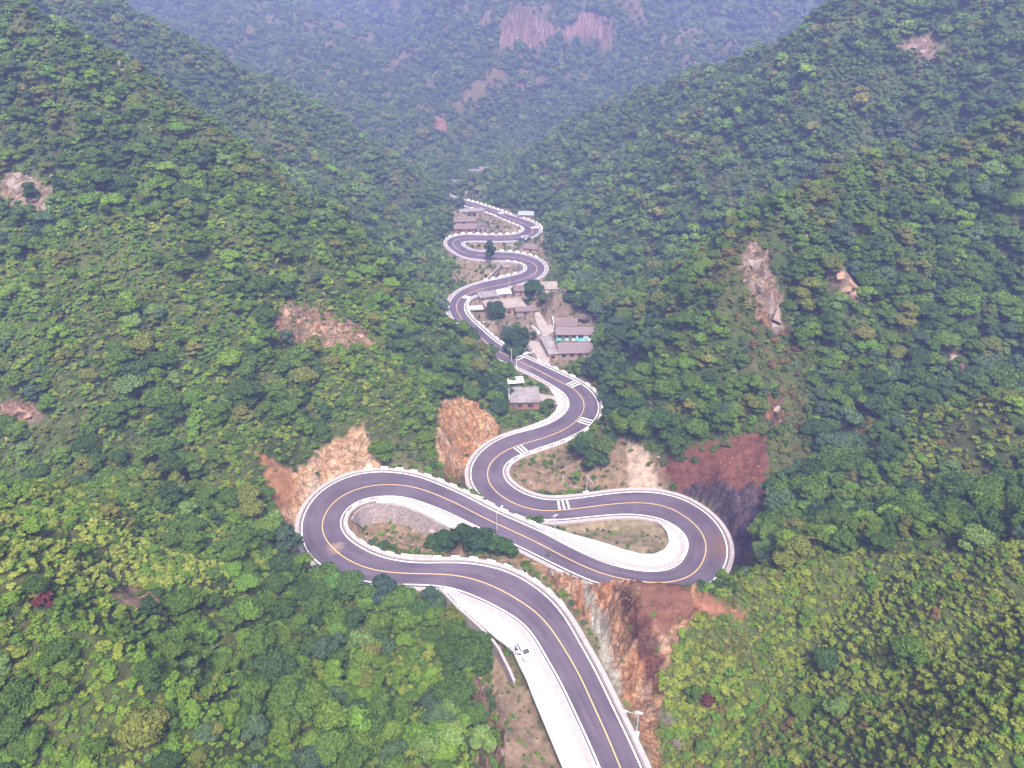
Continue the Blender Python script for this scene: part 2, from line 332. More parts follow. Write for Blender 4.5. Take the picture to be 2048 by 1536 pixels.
M['old_concrete'] = simple('old_concrete', (.25, .205, .20), .95, .25, .8, .3, 5)
M['steel'] = simple('steel', (.55, .56, .60), .45, .06, 3, metallic=.4)
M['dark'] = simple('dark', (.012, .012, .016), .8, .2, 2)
M['glass'] = simple('glass', (.03, .035, .05), .15, .1, 1, spec=.6)
M['wood'] = simple('wood', (.13, .08, .05), .85, .25, 3)
M['turquoise'] = simple('turquoise', (.10, .50, .52), .8, .12, 2)
M['plaster'] = simple('plaster', (.62, .58, .60), .9, .12, 1.5)
M['mud_wall'] = simple('mud_wall', (.34, .23, .17), .95, .25, 1.2, .3, 6)
M['stone_wall_plain'] = simple('stone_wall_plain', (.27, .22, .20), .95, .3, 2.0, .5, 4)
M['red_brick'] = simple('red_brick', (.25, .135, .105), .95, .25, 1.5, .3, 8)
M['sheet_metal'] = simple('sheet_metal', (.70, .70, .74), .5, .1, 1.5, metallic=.2)
M['blue_sheet'] = simple('blue_sheet', (.26, .29, .42), .5, .12, 1.5)
M['bark'] = simple('bark', (.11, .085, .065), .95, .3, 5)
M['rubber'] = simple('rubber', (.02, .02, .022), .9, .2, 6)
# asphalt: purple-grey with pale worn wheel tracks along each lane and fine speckle
def asphalt():
    m, nt, o = new_mat('asphalt'); L = nt.links
    b = nd(nt, 'ShaderNodeBsdfPrincipled', Roughness=.82); b.inputs['Specular IOR Level'].default_value = .25
    uv = nd(nt, 'ShaderNodeUVMap', uv_map='uv'); sp = nd(nt, 'ShaderNodeSeparateXYZ'); L.new(uv.outputs[0], sp.inputs[0])
    geo = nd(nt, 'ShaderNodeNewGeometry')
    n1 = nd(nt, 'ShaderNodeTexNoise', Scale=.12, Detail=6.0, Roughness=.6); L.new(geo.outputs['Position'], n1.inputs['Vector'])
    n2 = nd(nt, 'ShaderNodeTexNoise', Scale=9.0, Detail=2.0); L.new(geo.outputs['Position'], n2.inputs['Vector'])
    mp = nd(nt, 'ShaderNodeMapping'); mp.inputs['Scale'].default_value = (5.0, .05, 1); L.new(uv.outputs[0], mp.inputs['Vector'])
    n3 = nd(nt, 'ShaderNodeTexNoise', Scale=1.6, Detail=3.0); L.new(mp.outputs[0], n3.inputs['Vector'])   # streaks that run with the traffic
    s1 = nd(nt, 'ShaderNodeMath', operation='MULTIPLY'); s1.inputs[1].default_value = .42; L.new(n1.outputs[0], s1.inputs[0])
    s2 = nd(nt, 'ShaderNodeMath', operation='MULTIPLY_ADD'); s2.inputs[1].default_value = .40; L.new(n3.outputs[0], s2.inputs[0]); L.new(s1.outputs[0], s2.inputs[2])
    s3 = nd(nt, 'ShaderNodeMath', operation='MULTIPLY_ADD'); s3.inputs[1].default_value = .18; L.new(n2.outputs[0], s3.inputs[0]); L.new(s2.outputs[0], s3.inputs[2])
    rp = nd(nt, 'ShaderNodeValToRGB'); e = rp.color_ramp.elements
    e[0].position = .40; e[0].color = (.064, .049, .071, 1); e[1].position = .60; e[1].color = (.112, .088, .118, 1)
    L.new(s3.outputs[0], rp.inputs[0]); last = rp.outputs[0]
    for (cx, cy, cz), rad, colr, amt in (((47.0, 124.0, -4.0), 6.5, (.17, .085, .05, 1), .7), ((3.0, 213.5, -9.5), 4.0, (.30, .24, .24, 1), .45), ((-37.0, 119.0, .4), 2.2, (.40, .28, .18, 1), .6), ((-16.0, 282.0, -12.5), 6.0, (.20, .13, .11, 1), .4)):
        dv = nd(nt, 'ShaderNodeVectorMath', operation='DISTANCE'); dv.inputs[1].default_value = (cx, cy, cz); L.new(geo.outputs['Position'], dv.inputs[0])
        nz = nd(nt, 'ShaderNodeTexNoise', Scale=.8, Detail=5.0); L.new(geo.outputs['Position'], nz.inputs['Vector'])
        q = nd(nt, 'ShaderNodeMath', operation='MULTIPLY_ADD'); q.inputs[1].default_value = rad*1.6; L.new(nz.outputs[0], q.inputs[0]); L.new(dv.outputs['Value'], q.inputs[2])
        mr = nd(nt, 'ShaderNodeMapRange'); mr.inputs['From Min'].default_value = rad*.75; mr.inputs['From Max'].default_value = rad*1.8; mr.inputs['To Min'].default_value = amt; mr.inputs['To Max'].default_value = 0; L.new(q.outputs[0], mr.inputs['Value'])
        mm = nd(nt, 'ShaderNodeMix', data_type='RGBA'); mm.inputs['B'].default_value = colr; L.new(mr.outputs[0], mm.inputs['Factor']); L.new(last, mm.inputs['A']); last = mm.outputs['Result']
    L.new(last, b.inputs['Base Color'])
    bp = nd(nt, 'ShaderNodeBump', Strength=.2, Distance=.02); L.new(n2.outputs[0], bp.inputs['Height']); L.new(bp.outputs[0], b.inputs['Normal'])
    L.new(b.outputs[0], o.inputs['Surface']); return m
M['asphalt'] = asphalt()
def ground_mat():
    """soil, grass and rock: colour from the mesh's own 'soil' attribute, broken up by noise; 'rock' adds relief"""
    m, nt, o = new_mat('ground'); L = nt.links
    b = nd(nt, 'ShaderNodeBsdfPrincipled', Roughness=.95); b.inputs['Specular IOR Level'].default_value = .1
    at = nd(nt, 'ShaderNodeAttribute', attribute_name='soil'); rk = nd(nt, 'ShaderNodeAttribute', attribute_name='rock')
    geo = nd(nt, 'ShaderNodeNewGeometry')
    n1 = nd(nt, 'ShaderNodeTexNoise', Scale=.55, Detail=8.0, Roughness=.7); L.new(geo.outputs['Position'], n1.inputs['Vector'])
    rp = nd(nt, 'ShaderNodeValToRGB'); e = rp.color_ramp.elements; e[0].position = .30; e[0].color = (.45, .43, .42, 1); e[1].position = .72; e[1].color = (1.5, 1.48, 1.45, 1)
    L.new(n1.outputs[0], rp.inputs[0])
    mx = nd(nt, 'ShaderNodeMix', data_type='RGBA', blend_type='MULTIPLY'); mx.inputs['Factor'].default_value = 1
    L.new(at.outputs['Color'], mx.inputs['A']); L.new(rp.outputs[0], mx.inputs['B'])
    vo = nd(nt, 'ShaderNodeTexVoronoi', Scale=.42, feature='DISTANCE_TO_EDGE')
    wp = nd(nt, 'ShaderNodeTexNoise', Scale=.5, Detail=4.0); L.new(geo.outputs['Position'], wp.inputs['Vector'])
    va = nd(nt, 'ShaderNodeVectorMath', operation='MULTIPLY_ADD'); va.inputs[1].default_value = (6.5, 6.5, 5.0); L.new(wp.outputs['Color'], va.inputs[0]); L.new(geo.outputs['Position'], va.inputs[2])
    L.new(va.outputs[0], vo.inputs['Vector'])
    cr = nd(nt, 'ShaderNodeValToRGB'); cr.color_ramp.elements[0].color = (.55, .52, .51, 1); cr.color_ramp.elements[1].position = .16; L.new(vo.outputs['Distance'], cr.inputs[0])
    m2 = nd(nt, 'ShaderNodeMix', data_type='RGBA', blend_type='MULTIPLY'); L.new(rk.outputs['Fac'], m2.inputs['Factor']); L.new(mx.outputs['Result'], m2.inputs['A']); L.new(cr.outputs[0], m2.inputs['B'])
    L.new(m2.outputs['Result'], b.inputs['Base Color'])
    n2 = nd(nt, 'ShaderNodeTexNoise', Scale=1.8, Detail=7.0, Roughness=.68); L.new(va.outputs[0], n2.inputs['Vector'])
    rm = nd(nt, 'ShaderNodeMath', operation='MULTIPLY'); L.new(cr.outputs[0], rm.inputs[0]); L.new(rk.outputs['Fac'], rm.inputs[1])
    ad = nd(nt, 'ShaderNodeMath', operation='MULTIPLY_ADD'); ad.inputs[1].default_value = .8; L.new(rm.outputs[0], ad.inputs[0]); L.new(n2.outputs[0], ad.inputs[2])
    bp = nd(nt, 'ShaderNodeBump', Strength=.8, Distance=.5); L.new(ad.outputs[0], bp.inputs['Height']); L.new(bp.outputs[0], b.inputs['Normal'])
    L.new(b.outputs[0], o.inputs['Surface']); return m
M['ground'] = ground_mat()
def foliage_mat():
    """leaves: the plant's own tint, each leaf a little different"""
    m, nt, o = new_mat('foliage'); L = nt.links
    at = nd(nt, 'ShaderNodeAttribute', attribute_name='tint', attribute_type='INSTANCER')
    geo = nd(nt, 'ShaderNodeNewGeometry')
    rp = nd(nt, 'ShaderNodeValToRGB'); e = rp.color_ramp.elements; e[0].color = (.68, .70, .72, 1); e[1].color = (1.36, 1.30, 1.15, 1)
    L.new(geo.outputs['Random Per Island'], rp.inputs[0])
    mx = nd(nt, 'ShaderNodeMix', data_type='RGBA', blend_type='MULTIPLY'); mx.inputs['Factor'].default_value = 1
    L.new(at.outputs['Color'], mx.inputs['A']); L.new(rp.outputs[0], mx.inputs['B'])
    d = nd(nt, 'ShaderNodeBsdfDiffuse'); t = nd(nt, 'ShaderNodeBsdfTranslucent'); L.new(mx.outputs['Result'], d.inputs[0]); L.new(mx.outputs['Result'], t.inputs[0])
    ms = nd(nt, 'ShaderNodeMixShader', Fac=.28); L.new(d.outputs[0], ms.inputs[1]); L.new(t.outputs[0], ms.inputs[2])
    L.new(ms.outputs[0], o.inputs['Surface']); return m
M['foliage'] = foliage_mat()
def masonry():
    """rubble stone set in mortar"""
    m, nt, o = new_mat('rubble_stone'); L = nt.links
    b = nd(nt, 'ShaderNodeBsdfPrincipled', Roughness=.95); geo = nd(nt, 'ShaderNodeNewGeometry')
    vo = nd(nt, 'ShaderNodeTexVoronoi', Scale=2.2); ve = nd(nt, 'ShaderNodeTexVoronoi', Scale=2.2, feature='DISTANCE_TO_EDGE')
    L.new(geo.outputs['Position'], vo.inputs['Vector']); L.new(geo.outputs['Position'], ve.inputs['Vector'])
    rp = nd(nt, 'ShaderNodeValToRGB'); e = rp.color_ramp.elements; e[0].color = (.14, .11, .115, 1); e[1].color = (.33, .26, .25, 1); sp = nd(nt, 'ShaderNodeSeparateColor'); L.new(vo.outputs['Color'], sp.inputs[0]); L.new(sp.outputs[0], rp.inputs[0])
    cr = nd(nt, 'ShaderNodeValToRGB'); cr.color_ramp.elements[0].color = (1, 1, 1, 1); cr.color_ramp.elements[1].color = (0, 0, 0, 1); cr.color_ramp.elements[1].position = .08; L.new(ve.outputs['Distance'], cr.inputs[0])
    mx = nd(nt, 'ShaderNodeMix', data_type='RGBA'); mx.inputs['B'].default_value = (.36, .32, .31, 1); L.new(cr.outputs[0], mx.inputs['Factor']); L.new(rp.outputs[0], mx.inputs['A'])
    L.new(mx.outputs['Result'], b.inputs['Base Color'])
    bp = nd(nt, 'ShaderNodeBump', Strength=.6, Distance=.08); L.new(ve.outputs['Distance'], bp.inputs['Height']); L.new(bp.outputs[0], b.inputs['Normal'])
    L.new(b.outputs[0], o.inputs['Surface']); return m
M['masonry'] = masonry()
# ------------------------------------------------------------------ small mesh helpers
def mesh_obj(name, verts, faces, mat, parent=None, smooth_=False, mats=None, fmat=None):
    me = bpy.data.meshes.new(name); me.from_pydata([tuple(map(float, v)) for v in verts], [], [tuple(int(i) for i in f) for f in faces]); me.update()
    for mm in (mats or [mat]): me.materials.append(mm)
    if fmat is not None: me.polygons.foreach_set('material_index', list(fmat))
    if smooth_: me.polygons.foreach_set('use_smooth', [True]*len(me.polygons))
    o = bpy.data.objects.new(name, me); COL.objects.link(o)
    if parent is not None: o.parent = parent
    return o
def empty(name, loc, rz=0.0):
    o = bpy.data.objects.new(name, None); COL.objects.link(o); o.location = tuple(map(float, loc)); o.rotation_euler = (0, 0, rz); o.empty_display_size = .3
    return o
def tag(o, label=None, cat=None, group=None, kind=None):
    if label: o['label'] = label
    if cat: o['category'] = cat
    if group: o['group'] = group
    if kind: o['kind'] = kind
    return o
class MB:
    """collects boxes, tubes and prisms into one mesh"""
    def __init__(s): s.v = []; s.f = []; s.m = []
    def add(s, v, f, mi=0):
        n = len(s.v); s.v += [tuple(map(float, p)) for p in v]; s.f += [tuple(int(i)+n for i in q) for q in f]; s.m += [mi]*len(f); return s
    def box(s, x0, x1, y0, y1, z0, z1, mi=0, taper=1.0):
        cx, cy = (x0+x1)/2, (y0+y1)/2
        t = lambda x, c: c+(x-c)*taper
        v = [(x0,y0,z0),(x1,y0,z0),(x1,y1,z0),(x0,y1,z0),(t(x0,cx),t(y0,cy),z1),(t(x1,cx),t(y0,cy),z1),(t(x1,cx),t(y1,cy),z1),(t(x0,cx),t(y1,cy),z1)]
        return s.add(v, [(0,3,2,1),(4,5,6,7),(0,1,5,4),(1,2,6,5),(2,3,7,6),(3,0,4,7)], mi)
    def tube(s, pts, rad, n=6, mi=0, cap=True):
        pts = [Vector(p) for p in pts]; rad = rad if hasattr(rad, '__len__') else [rad]*len(pts); v = []; f = []
        for i, p in enumerate(pts):
            d = (pts[min(i+1, len(pts)-1)]-pts[max(i-1, 0)]).normalized(); a = d.orthogonal().normalized(); b = d.cross(a)
            for k in range(n): w = 2*math.pi*k/n; v.append(p+(a*math.cos(w)+b*math.sin(w))*rad[i])
        for i in range(len(pts)-1):
            for k in range(n): f.append((i*n+k, i*n+(k+1) % n, (i+1)*n+(k+1) % n, (i+1)*n+k))
        if cap: f += [tuple(range(n))[::-1], tuple((len(pts)-1)*n+k for k in range(n))]
        return s.add(v, f, mi)
    def prism(s, poly, z0, z1, mi=0):
        n = len(poly); v = [(*p[:2], z0) for p in poly]+[(*p[:2], z1) for p in poly]
        return s.add(v, [tuple(range(n))[::-1], tuple(range(n, 2*n))]+[(i, (i+1) % n, n+(i+1) % n, n+i) for i in range(n)], mi)
    def build(s, name, mat, parent=None, smooth_=False):
        mats = mat if isinstance(mat, (list, tuple)) else [mat]
        return mesh_obj(name, s.v, s.f, None, parent, smooth_, mats, s.m)
def strip(name, A, B, mat, parent=None, uv=False, fl=False):
    """ribbon between two rows of points"""
    n = len(A); v = np.concatenate([A, B]); f = [(i, i+1, n+i+1, n+i) for i in range(n-1)]
    if fl: f = [q[::-1] for q in f]
    return mesh_obj(name, v, f, mat, parent)
def copy_tree(o, parent=None):
    c = o.copy(); COL.objects.link(c)
    if parent is not None: c.parent = parent
    for ch in list(o.children): copy_tree(ch, c)
    return c
# ------------------------------------------------------------------ where the houses stand (pixels of the foot of the front wall)
#  key: left foot, right foot, height against the road, depth, wall height, roof, roof rise
HOUSE_SPEC = {
 'farm':   ((1019,819),(1078,818),-1.0,7.6,2.5,'flat',.0),
 'lower':  ((1118,719),(1190,717),-1.2,6.6,2.5,'gable',1.5),
 'annex':  ((1097,722),(1117,720),-1.2,12.0,2.5,'flat',.0),
 'school': ((1113,681),(1193,681),-1.0,4.8,2.5,'gable',1.25),
 'back':   ((1113,664),(1153,664),-1.0,5.0,2.5,'gable',1.3),
 'mudA':   ((1092,606),(1135,606),-2.2,5.4,2.6,'flat',.0),
 'mudB':   ((1083,591),(1116,590),-2.0,7.0,2.7,'flat',.0),
 'terrace':((976,636),(1051,627),-2.2,8.2,3.0,'flat',.0),
 'wing':   ((1033,634),(1068,632),-2.2,4.0,2.4,'gable',.8),
 'shedW':  ((997,600),(1022,598),-2.0,3.8,2.5,'flat',.0),
 'shedL':  ((961,607),(996,603),-2.0,5.0,2.4,'flat',.0),
 'brown':  ((1029,592),(1066,591),-1.6,5.0,2.3,'gable',1.2),
 'redF':   ((909,466),(951,465.5),-1.0,4.6,2.2,'gable',1.3),
 'redB':   ((914,452),(951,451),-1.2,4.6,2.4,'gable',1.3),
 'gableF': ((954,466),(977,464),-1.0,5.0,2.4,'gable_x',1.6),
 'tall':   ((921,438),(968,435),-1.0,5.0,3.6,'flat',.0),
 'blueR':  ((1038,438),(1066,439),-1.0,5.0,2.4,'gable',1.0),
 'hut':    ((1049,504),(1073,506),-.8,4.5,1.9,'gable',1.0),
 'farA':   ((905,376),(938,376),.5,6.0,2.4,'gable',1.5),
 'farB':   ((938,352),(962,352),2.0,6.0,2.6,'flat',.0),
 'farC':   ((960,350),(982,349),2.0,6.0,2.6,'gable',1.5),
}
HOUSE = {}; HOUSE_POLY = []
for key, (a, b, dz, dep, h, roof, rise) in HOUSE_SPEC.items():
    z = -8.0
    for _ in range(10):
        W = at_z(np.array([a[0], b[0]]), np.array([a[1], b[1]]), z); k, _d = road_near(W[:, 0], W[:, 1]); z = .5*z+.5*(ROAD[k, 2].mean()+dz)
    W = at_z(np.array([a[0], b[0]]), np.array([a[1], b[1]]), z); d = W[1, :2]-W[0, :2]; wd = np.linalg.norm(d); d /= wd; nrm = np.array([-d[1], d[0]])
    HOUSE[key] = dict(o=W[0].copy(), z=z, wd=wd, ang=math.atan2(d[1], d[0]), dep=dep, h=h, roof=roof, rise=rise)
    p = W[0, :2]; g = lambda q, e, b_: np.array([p-d*q-nrm*e, p+d*(wd+q)-nrm*e, p+d*(wd+q)+nrm*(dep+b_), p-d*q+nrm*(dep+b_)])
    PADS.append((g(1.6, 2.6, .8), z-.05, 5.0)); HOUSE_POLY.append(g(.6, 1.2, .5))
shape_ground()
# ------------------------------------------------------------------ what the ground is made of
def zz(x0, y0, s, p): return zm(x0, y0, s, p)
BARE = [ # polygon, range of metres ahead, soil colour, rockiness, relief, how much grows there
 ('cut_left', [(520,905),(530,960),(548,1010),(565,1060),(590,1112),(606,1100),(606,1050),(630,1005),(685,965),(765,935),(748,900),(728,850),(690,868),(640,905),(595,945),(555,925)], (95,185), (.42,.275,.17), 1, 1.6, .04),
 ('cut_left_soil', [(520,905),(530,960),(548,1010),(565,1060),(585,1010),(600,960),(575,935),(545,915)], (95,185), (.32,.165,.085), .2, .4, .05),
 ('cut_mid', [(876,805),(905,793),(955,797),(985,830),(1003,862),(985,880),(945,920),(932,950),(890,935),(868,900)], (140,200), (.40,.235,.12), 1, 1.6, .03),
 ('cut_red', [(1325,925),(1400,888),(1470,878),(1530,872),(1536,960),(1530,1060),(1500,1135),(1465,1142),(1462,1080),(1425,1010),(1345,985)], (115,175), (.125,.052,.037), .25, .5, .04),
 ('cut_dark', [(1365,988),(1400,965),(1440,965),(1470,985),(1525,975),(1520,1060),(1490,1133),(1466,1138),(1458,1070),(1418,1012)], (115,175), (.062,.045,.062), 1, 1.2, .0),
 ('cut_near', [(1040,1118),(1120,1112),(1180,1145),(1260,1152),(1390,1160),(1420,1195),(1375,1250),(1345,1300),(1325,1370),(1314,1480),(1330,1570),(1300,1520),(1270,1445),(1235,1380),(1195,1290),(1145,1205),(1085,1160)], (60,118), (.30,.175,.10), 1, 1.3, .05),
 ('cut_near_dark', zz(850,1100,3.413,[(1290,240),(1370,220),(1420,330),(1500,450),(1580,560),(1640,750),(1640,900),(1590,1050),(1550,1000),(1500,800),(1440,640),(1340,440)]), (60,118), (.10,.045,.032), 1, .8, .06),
 ('cut_near_soil', zz(850,1100,3.413,[(1390,185),(1640,200),(1800,200),(1850,330),(1830,420),(1720,520),(1620,600),(1500,440)]), (70,118), (.140,.068,.048), .15, .3, .05),
 ('saddle_soil', zz(1000,850,3.413,[(1330,1130),(1400,1160),(1560,1240),(1730,1300),(1600,1310),(1400,1300),(1330,1250)]), (70,118), (.22,.105,.065), .1, .3, .12),
 ('shotcrete', zz(850,1100,3.413,[(1050,190),(1095,160),(1120,260),(1175,350),(1225,500),(1280,720),(1330,880),(1360,1020),(1310,990),(1215,800),(1145,560),(1105,380),(1075,260)]), (60,118), (.30,.285,.235), .5, .25, .0),
 ('loop_left', [(690,1020),(760,1000),(900,1060),(1040,1110),(1050,1150),(880,1115),(720,1085)], (100,140), (.21,.15,.10), .2, .5, .30),
 ('loop_right', [(1090,1040),(1200,1035),(1330,1040),(1345,1085),(1290,1112),(1180,1090),(1080,1050)], (110,150), (.22,.175,.115), .1, .2, .30),
 ('loop_mid', [(1010,950),(1040,915),(1180,870),(1260,880),(1330,930),(1330,985),(1160,985),(1040,985)], (130,185), (.20,.145,.095), .2, .4, .30),
 ('pale_track', [(1250,880),(1285,895),(1310,950),(1320,985),(1255,985),(1262,930)], (130,185), (.36,.28,.22), .1, .1, .04),
 ('bank', [(1000,1280),(1040,1360),(1075,1430),(1120,1536),(1130,1600),(1000,1600),(990,1450),(975,1380)], (60,100), (.205,.15,.105), .1, .4, .42),
 ('stream', [(940,1290),(975,1330),(1000,1420),(1010,1540),(960,1560),(955,1450)], (60,100), (.175,.12,.085), .5, .7, .5),
 ('village', [(930,600),(960,580),(1135,570),(1150,620),(1195,650),(1190,725),(1090,735),(1000,690),(950,650)], (205,300), (.19,.145,.11), .1, .2, .42),
 ('far_loops', [(900,420),(1000,410),(1090,450),(1090,560),(900,590)], (290,420), (.19,.15,.105), .1, .3, .45),
 ('rib_rocks', [(540,640),(580,600),(660,620),(720,650),(770,680),(750,700),(690,690),(600,690),(545,665)], (150,200), (.21,.145,.10), 1, 1.7, .45),
 ('slab_rocks', [(0,345),(60,350),(110,380),(120,420),(60,425),(0,395)], (120,220), (.22,.165,.125), 1, 1.5, .32),
 ('ridge_rocks', [(1495,485),(1530,500),(1560,600),(1575,660),(1530,665),(1500,600),(1480,530)], (150,210), (.20,.145,.112), 1, 1.9, .42),
 ('ridge_foot', [(1530,800),(1560,800),(1560,860),(1540,870)], (130,175), (.15,.085,.06), .8, 1.2, .5),
 ('right_face', [(1655,535),(1680,525),(1715,550),(1735,600),(1700,605),(1665,575)], (150,230), (.20,.135,.105), 1, 1.8, .3),
 ('ravine_crag', [(1880,690),(1920,700),(1960,745),(1930,765),(1885,725)], (120,220), (.16,.12,.105), 1, 1.6, .3),
 ('high_crag', [(1805,85),(1850,75),(1880,95),(1865,135),(1830,130)], (180,330), (.22,.155,.125), 1, 1.5, .25),
 ('nose_rock', [(515,310),(545,318),(555,350),(530,348)], (180,240), (.20,.14,.11), 1, 1.2, .3),
 ('left_low_crag', [(0,790),(70,805),(105,830),(60,850),(0,850)], (90,200), (.21,.135,.10), 1, 1.5, .3),
 ('slab_low', [(555,1060),(590,1112),(606,1120),(600,1060),(575,1010)], (95,140), (.36,.26,.185), 1, .9, .05),
 ('scree_left', [(215,1180),(260,1165),(330,1200),(330,1230),(250,1215)], (60,120), (.27,.18,.13), .3, .3, .15),
 ('far_cliff', [(1000,40),(1040,5),(1080,40),(1120,60),(1190,20),(1230,40),(1215,90),(1160,85),(1120,80),(1070,110),(1010,105),(1000,80)], (600,900), (.215,.135,.105), .8, 4.0, .5),
 ('far_cliff_b', [(1030,140),(1050,130),(1050,215),(1028,205)], (580,900), (.18,.11,.09), .8, 3.0, .6),
 ('far_cliff_c', [(1065,160),(1120,125),(1125,150),(1085,175)], (580,900), (.18,.11,.09), .8, 3.0, .6),
 ('hump_cliff', [(855,285),(870,240),(890,225),(900,285)], (540,700), (.26,.14,.11), .8, 2.0, .35),
 ('far_track', [(925,345),(985,340),(975,395),(945,400),(915,380)], (400,600), (.22,.15,.11), .1, .3, .6),
]
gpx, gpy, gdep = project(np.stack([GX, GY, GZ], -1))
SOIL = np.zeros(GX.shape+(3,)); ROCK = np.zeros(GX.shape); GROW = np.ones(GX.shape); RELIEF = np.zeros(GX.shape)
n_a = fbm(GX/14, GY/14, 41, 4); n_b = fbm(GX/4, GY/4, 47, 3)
g1 = np.array([.046, .066, .020]); g2 = np.array([.058, .074, .024]); g3 = np.array([.074, .072, .030])  # ground tones darkened so the gaps between plants look shaded
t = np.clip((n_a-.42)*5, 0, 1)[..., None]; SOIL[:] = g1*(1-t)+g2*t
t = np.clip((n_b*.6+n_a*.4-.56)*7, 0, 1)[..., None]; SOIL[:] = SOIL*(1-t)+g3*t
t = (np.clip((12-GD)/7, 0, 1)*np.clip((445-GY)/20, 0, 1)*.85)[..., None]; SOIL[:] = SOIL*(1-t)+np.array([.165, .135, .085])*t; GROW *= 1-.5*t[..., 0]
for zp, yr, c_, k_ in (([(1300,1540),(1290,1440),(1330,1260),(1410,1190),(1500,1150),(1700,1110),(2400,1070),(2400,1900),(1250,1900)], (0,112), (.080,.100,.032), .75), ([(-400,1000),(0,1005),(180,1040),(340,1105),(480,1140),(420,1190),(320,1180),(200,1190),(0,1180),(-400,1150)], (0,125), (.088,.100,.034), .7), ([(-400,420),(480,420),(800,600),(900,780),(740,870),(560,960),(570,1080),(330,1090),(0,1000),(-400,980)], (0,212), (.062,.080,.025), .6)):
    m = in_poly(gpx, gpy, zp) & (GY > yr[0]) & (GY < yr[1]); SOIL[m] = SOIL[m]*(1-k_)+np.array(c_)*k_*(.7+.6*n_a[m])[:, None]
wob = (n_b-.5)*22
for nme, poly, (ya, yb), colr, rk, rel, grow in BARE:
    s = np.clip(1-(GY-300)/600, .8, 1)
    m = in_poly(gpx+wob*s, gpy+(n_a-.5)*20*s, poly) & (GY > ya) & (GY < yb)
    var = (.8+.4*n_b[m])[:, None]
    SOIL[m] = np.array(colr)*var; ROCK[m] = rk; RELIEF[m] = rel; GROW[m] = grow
# pale veins and rusty patches on the cut rock
m = ROCK > .7
v = np.clip((fbm(GX[m]/2.2, (GY[m]+GZ[m])/2.2, 61, 3)-.55)*6, 0, 1)[:, None]; SOIL[m] = SOIL[m]*(1-.4*v)+np.minimum(.42, SOIL[m].mean(1, keepdims=True)*np.array([1.8, 1.5, 1.3]))*.4*v
v = np.clip((fbm(GX[m]/3.1+9, (GY[m]-GZ[m])/3.1, 71, 3)-.56)*6, 0, 1)[:, None]; SOIL[m] = SOIL[m]*(1-.45*v)+SOIL[m]*np.array([1.05, .62, .38])*.45*v
# broken relief: ledges that push the rock in and out
rg = 1-np.abs(2*fbm(GX/3.0, (GY+.6*GZ)/3.0, 83, 4)-1); rl = fbm(GX/1.6, (GZ+GY*.3)/1.6, 89, 2)
soft = np.clip((GD-6.8)/2.5, 0, 1)
GZ += RELIEF*soft*((rg-.72)*2.2+(rl-.5)*1.0)
GZ += np.where(PAVEMASK, 0, np.clip((GD-7)/4, 0, 1)*(fbm(GX/1.9, GY/1.9, 97, 2)-.5)*.35)
def lie_grid(j0, r):
    x, y = GX[j0:], GY[j0:]; return GZ[j0:]-sum(hsample(x+r*math.cos(a*.785), y+r*math.sin(a*.785)) for a in range(8))/8
J0 = int(np.searchsorted(YS, 545)); LV = lie_grid(J0, 22.0)
t = np.clip((LV-3.0)/5, 0, 1)*np.clip((YS[J0:]-545)/40, 0, 1)[:, None]      # thin brown soil along the far ribs
SOIL[J0:] = SOIL[J0:]*(1-.8*t[..., None])+np.array([.125, .090, .055])*.8*t[..., None]; GROW[J0:] *= 1-.30*t
def build_terrain():
    ny, nx = GX.shape
    v = np.stack([GX.ravel(), GY.ravel(), GZ.ravel()], -1)
    j, i = np.meshgrid(np.arange(ny-1), np.arange(nx-1), indexing='ij'); a = (j*nx+i).ravel()
    f = np.stack([a, a+1, a+nx+1, a+nx], -1)
    me = bpy.data.meshes.new('terrain'); me.vertices.add(len(v)); me.vertices.foreach_set('co', v.ravel().astype(np.float32))
    me.loops.add(f.size); me.loops.foreach_set('vertex_index', f.ravel().astype(np.int32))
    me.polygons.add(len(f)); me.polygons.foreach_set('loop_start', (np.arange(len(f))*4).astype(np.int32)); me.polygons.foreach_set('loop_total', np.full(len(f), 4, np.int32))
    me.update(calc_edges=True); me.validate()
    me.polygons.foreach_set('use_smooth', (ROCK.ravel()[f].max(1) < .5))
    c = me.attributes.new('soil', 'FLOAT_COLOR', 'POINT'); c.data.foreach_set('color', np.concatenate([SOIL.reshape(-1, 3), np.ones((v.shape[0], 1))], 1).ravel().astype(np.float32))
    r = me.attributes.new('rock', 'FLOAT', 'POINT'); r.data.foreach_set('value', ROCK.ravel().astype(np.float32))
    me.materials.append(M['ground'])
    o = bpy.data.objects.new('terrain', me); COL.objects.link(o); tag(o, kind='structure'); return o
build_terrain()
# ------------------------------------------------------------------ the road
def build_carriageway():
    us = np.linspace(0, 1, 7); rows = []
    L_, R_ = edge_pts('L', .28), edge_pts('R', .28)
    for u in us: rows.append(L_*(1-u)+R_*u)
    v = np.concatenate(rows); n = NR; f = []; uv = []
    s = np.concatenate([[0], np.cumsum(np.linalg.norm(np.diff(ROAD[:, :2], axis=0), axis=1))])
    for r in range(len(us)-1):
        for i in range(n-1):
            f.append((r*n+i, (r+1)*n+i, (r+1)*n+i+1, r*n+i+1)); uv += [(us[r], s[i]), (us[r+1], s[i]), (us[r+1], s[i+1]), (us[r], s[i+1])]
    o = mesh_obj('road', v, f, M['asphalt']); l = o.data.uv_layers.new(name='uv'); l.data.foreach_set('uv', np.array(uv, np.float32).ravel())
    return tag(o, kind='structure')
road = build_carriageway()
def cline(off, k0=0, k1=None, dz=0):
    k1 = NR if k1 is None else k1; P = ROAD[k0:k1].copy(); P[:, :2] += RN[k0:k1]*off; P[:, 2] += dz; return P
strip('centre_line', cline(.09, dz=.012), cline(-.09, dz=.012), M['yellow_paint'], road, fl=True)
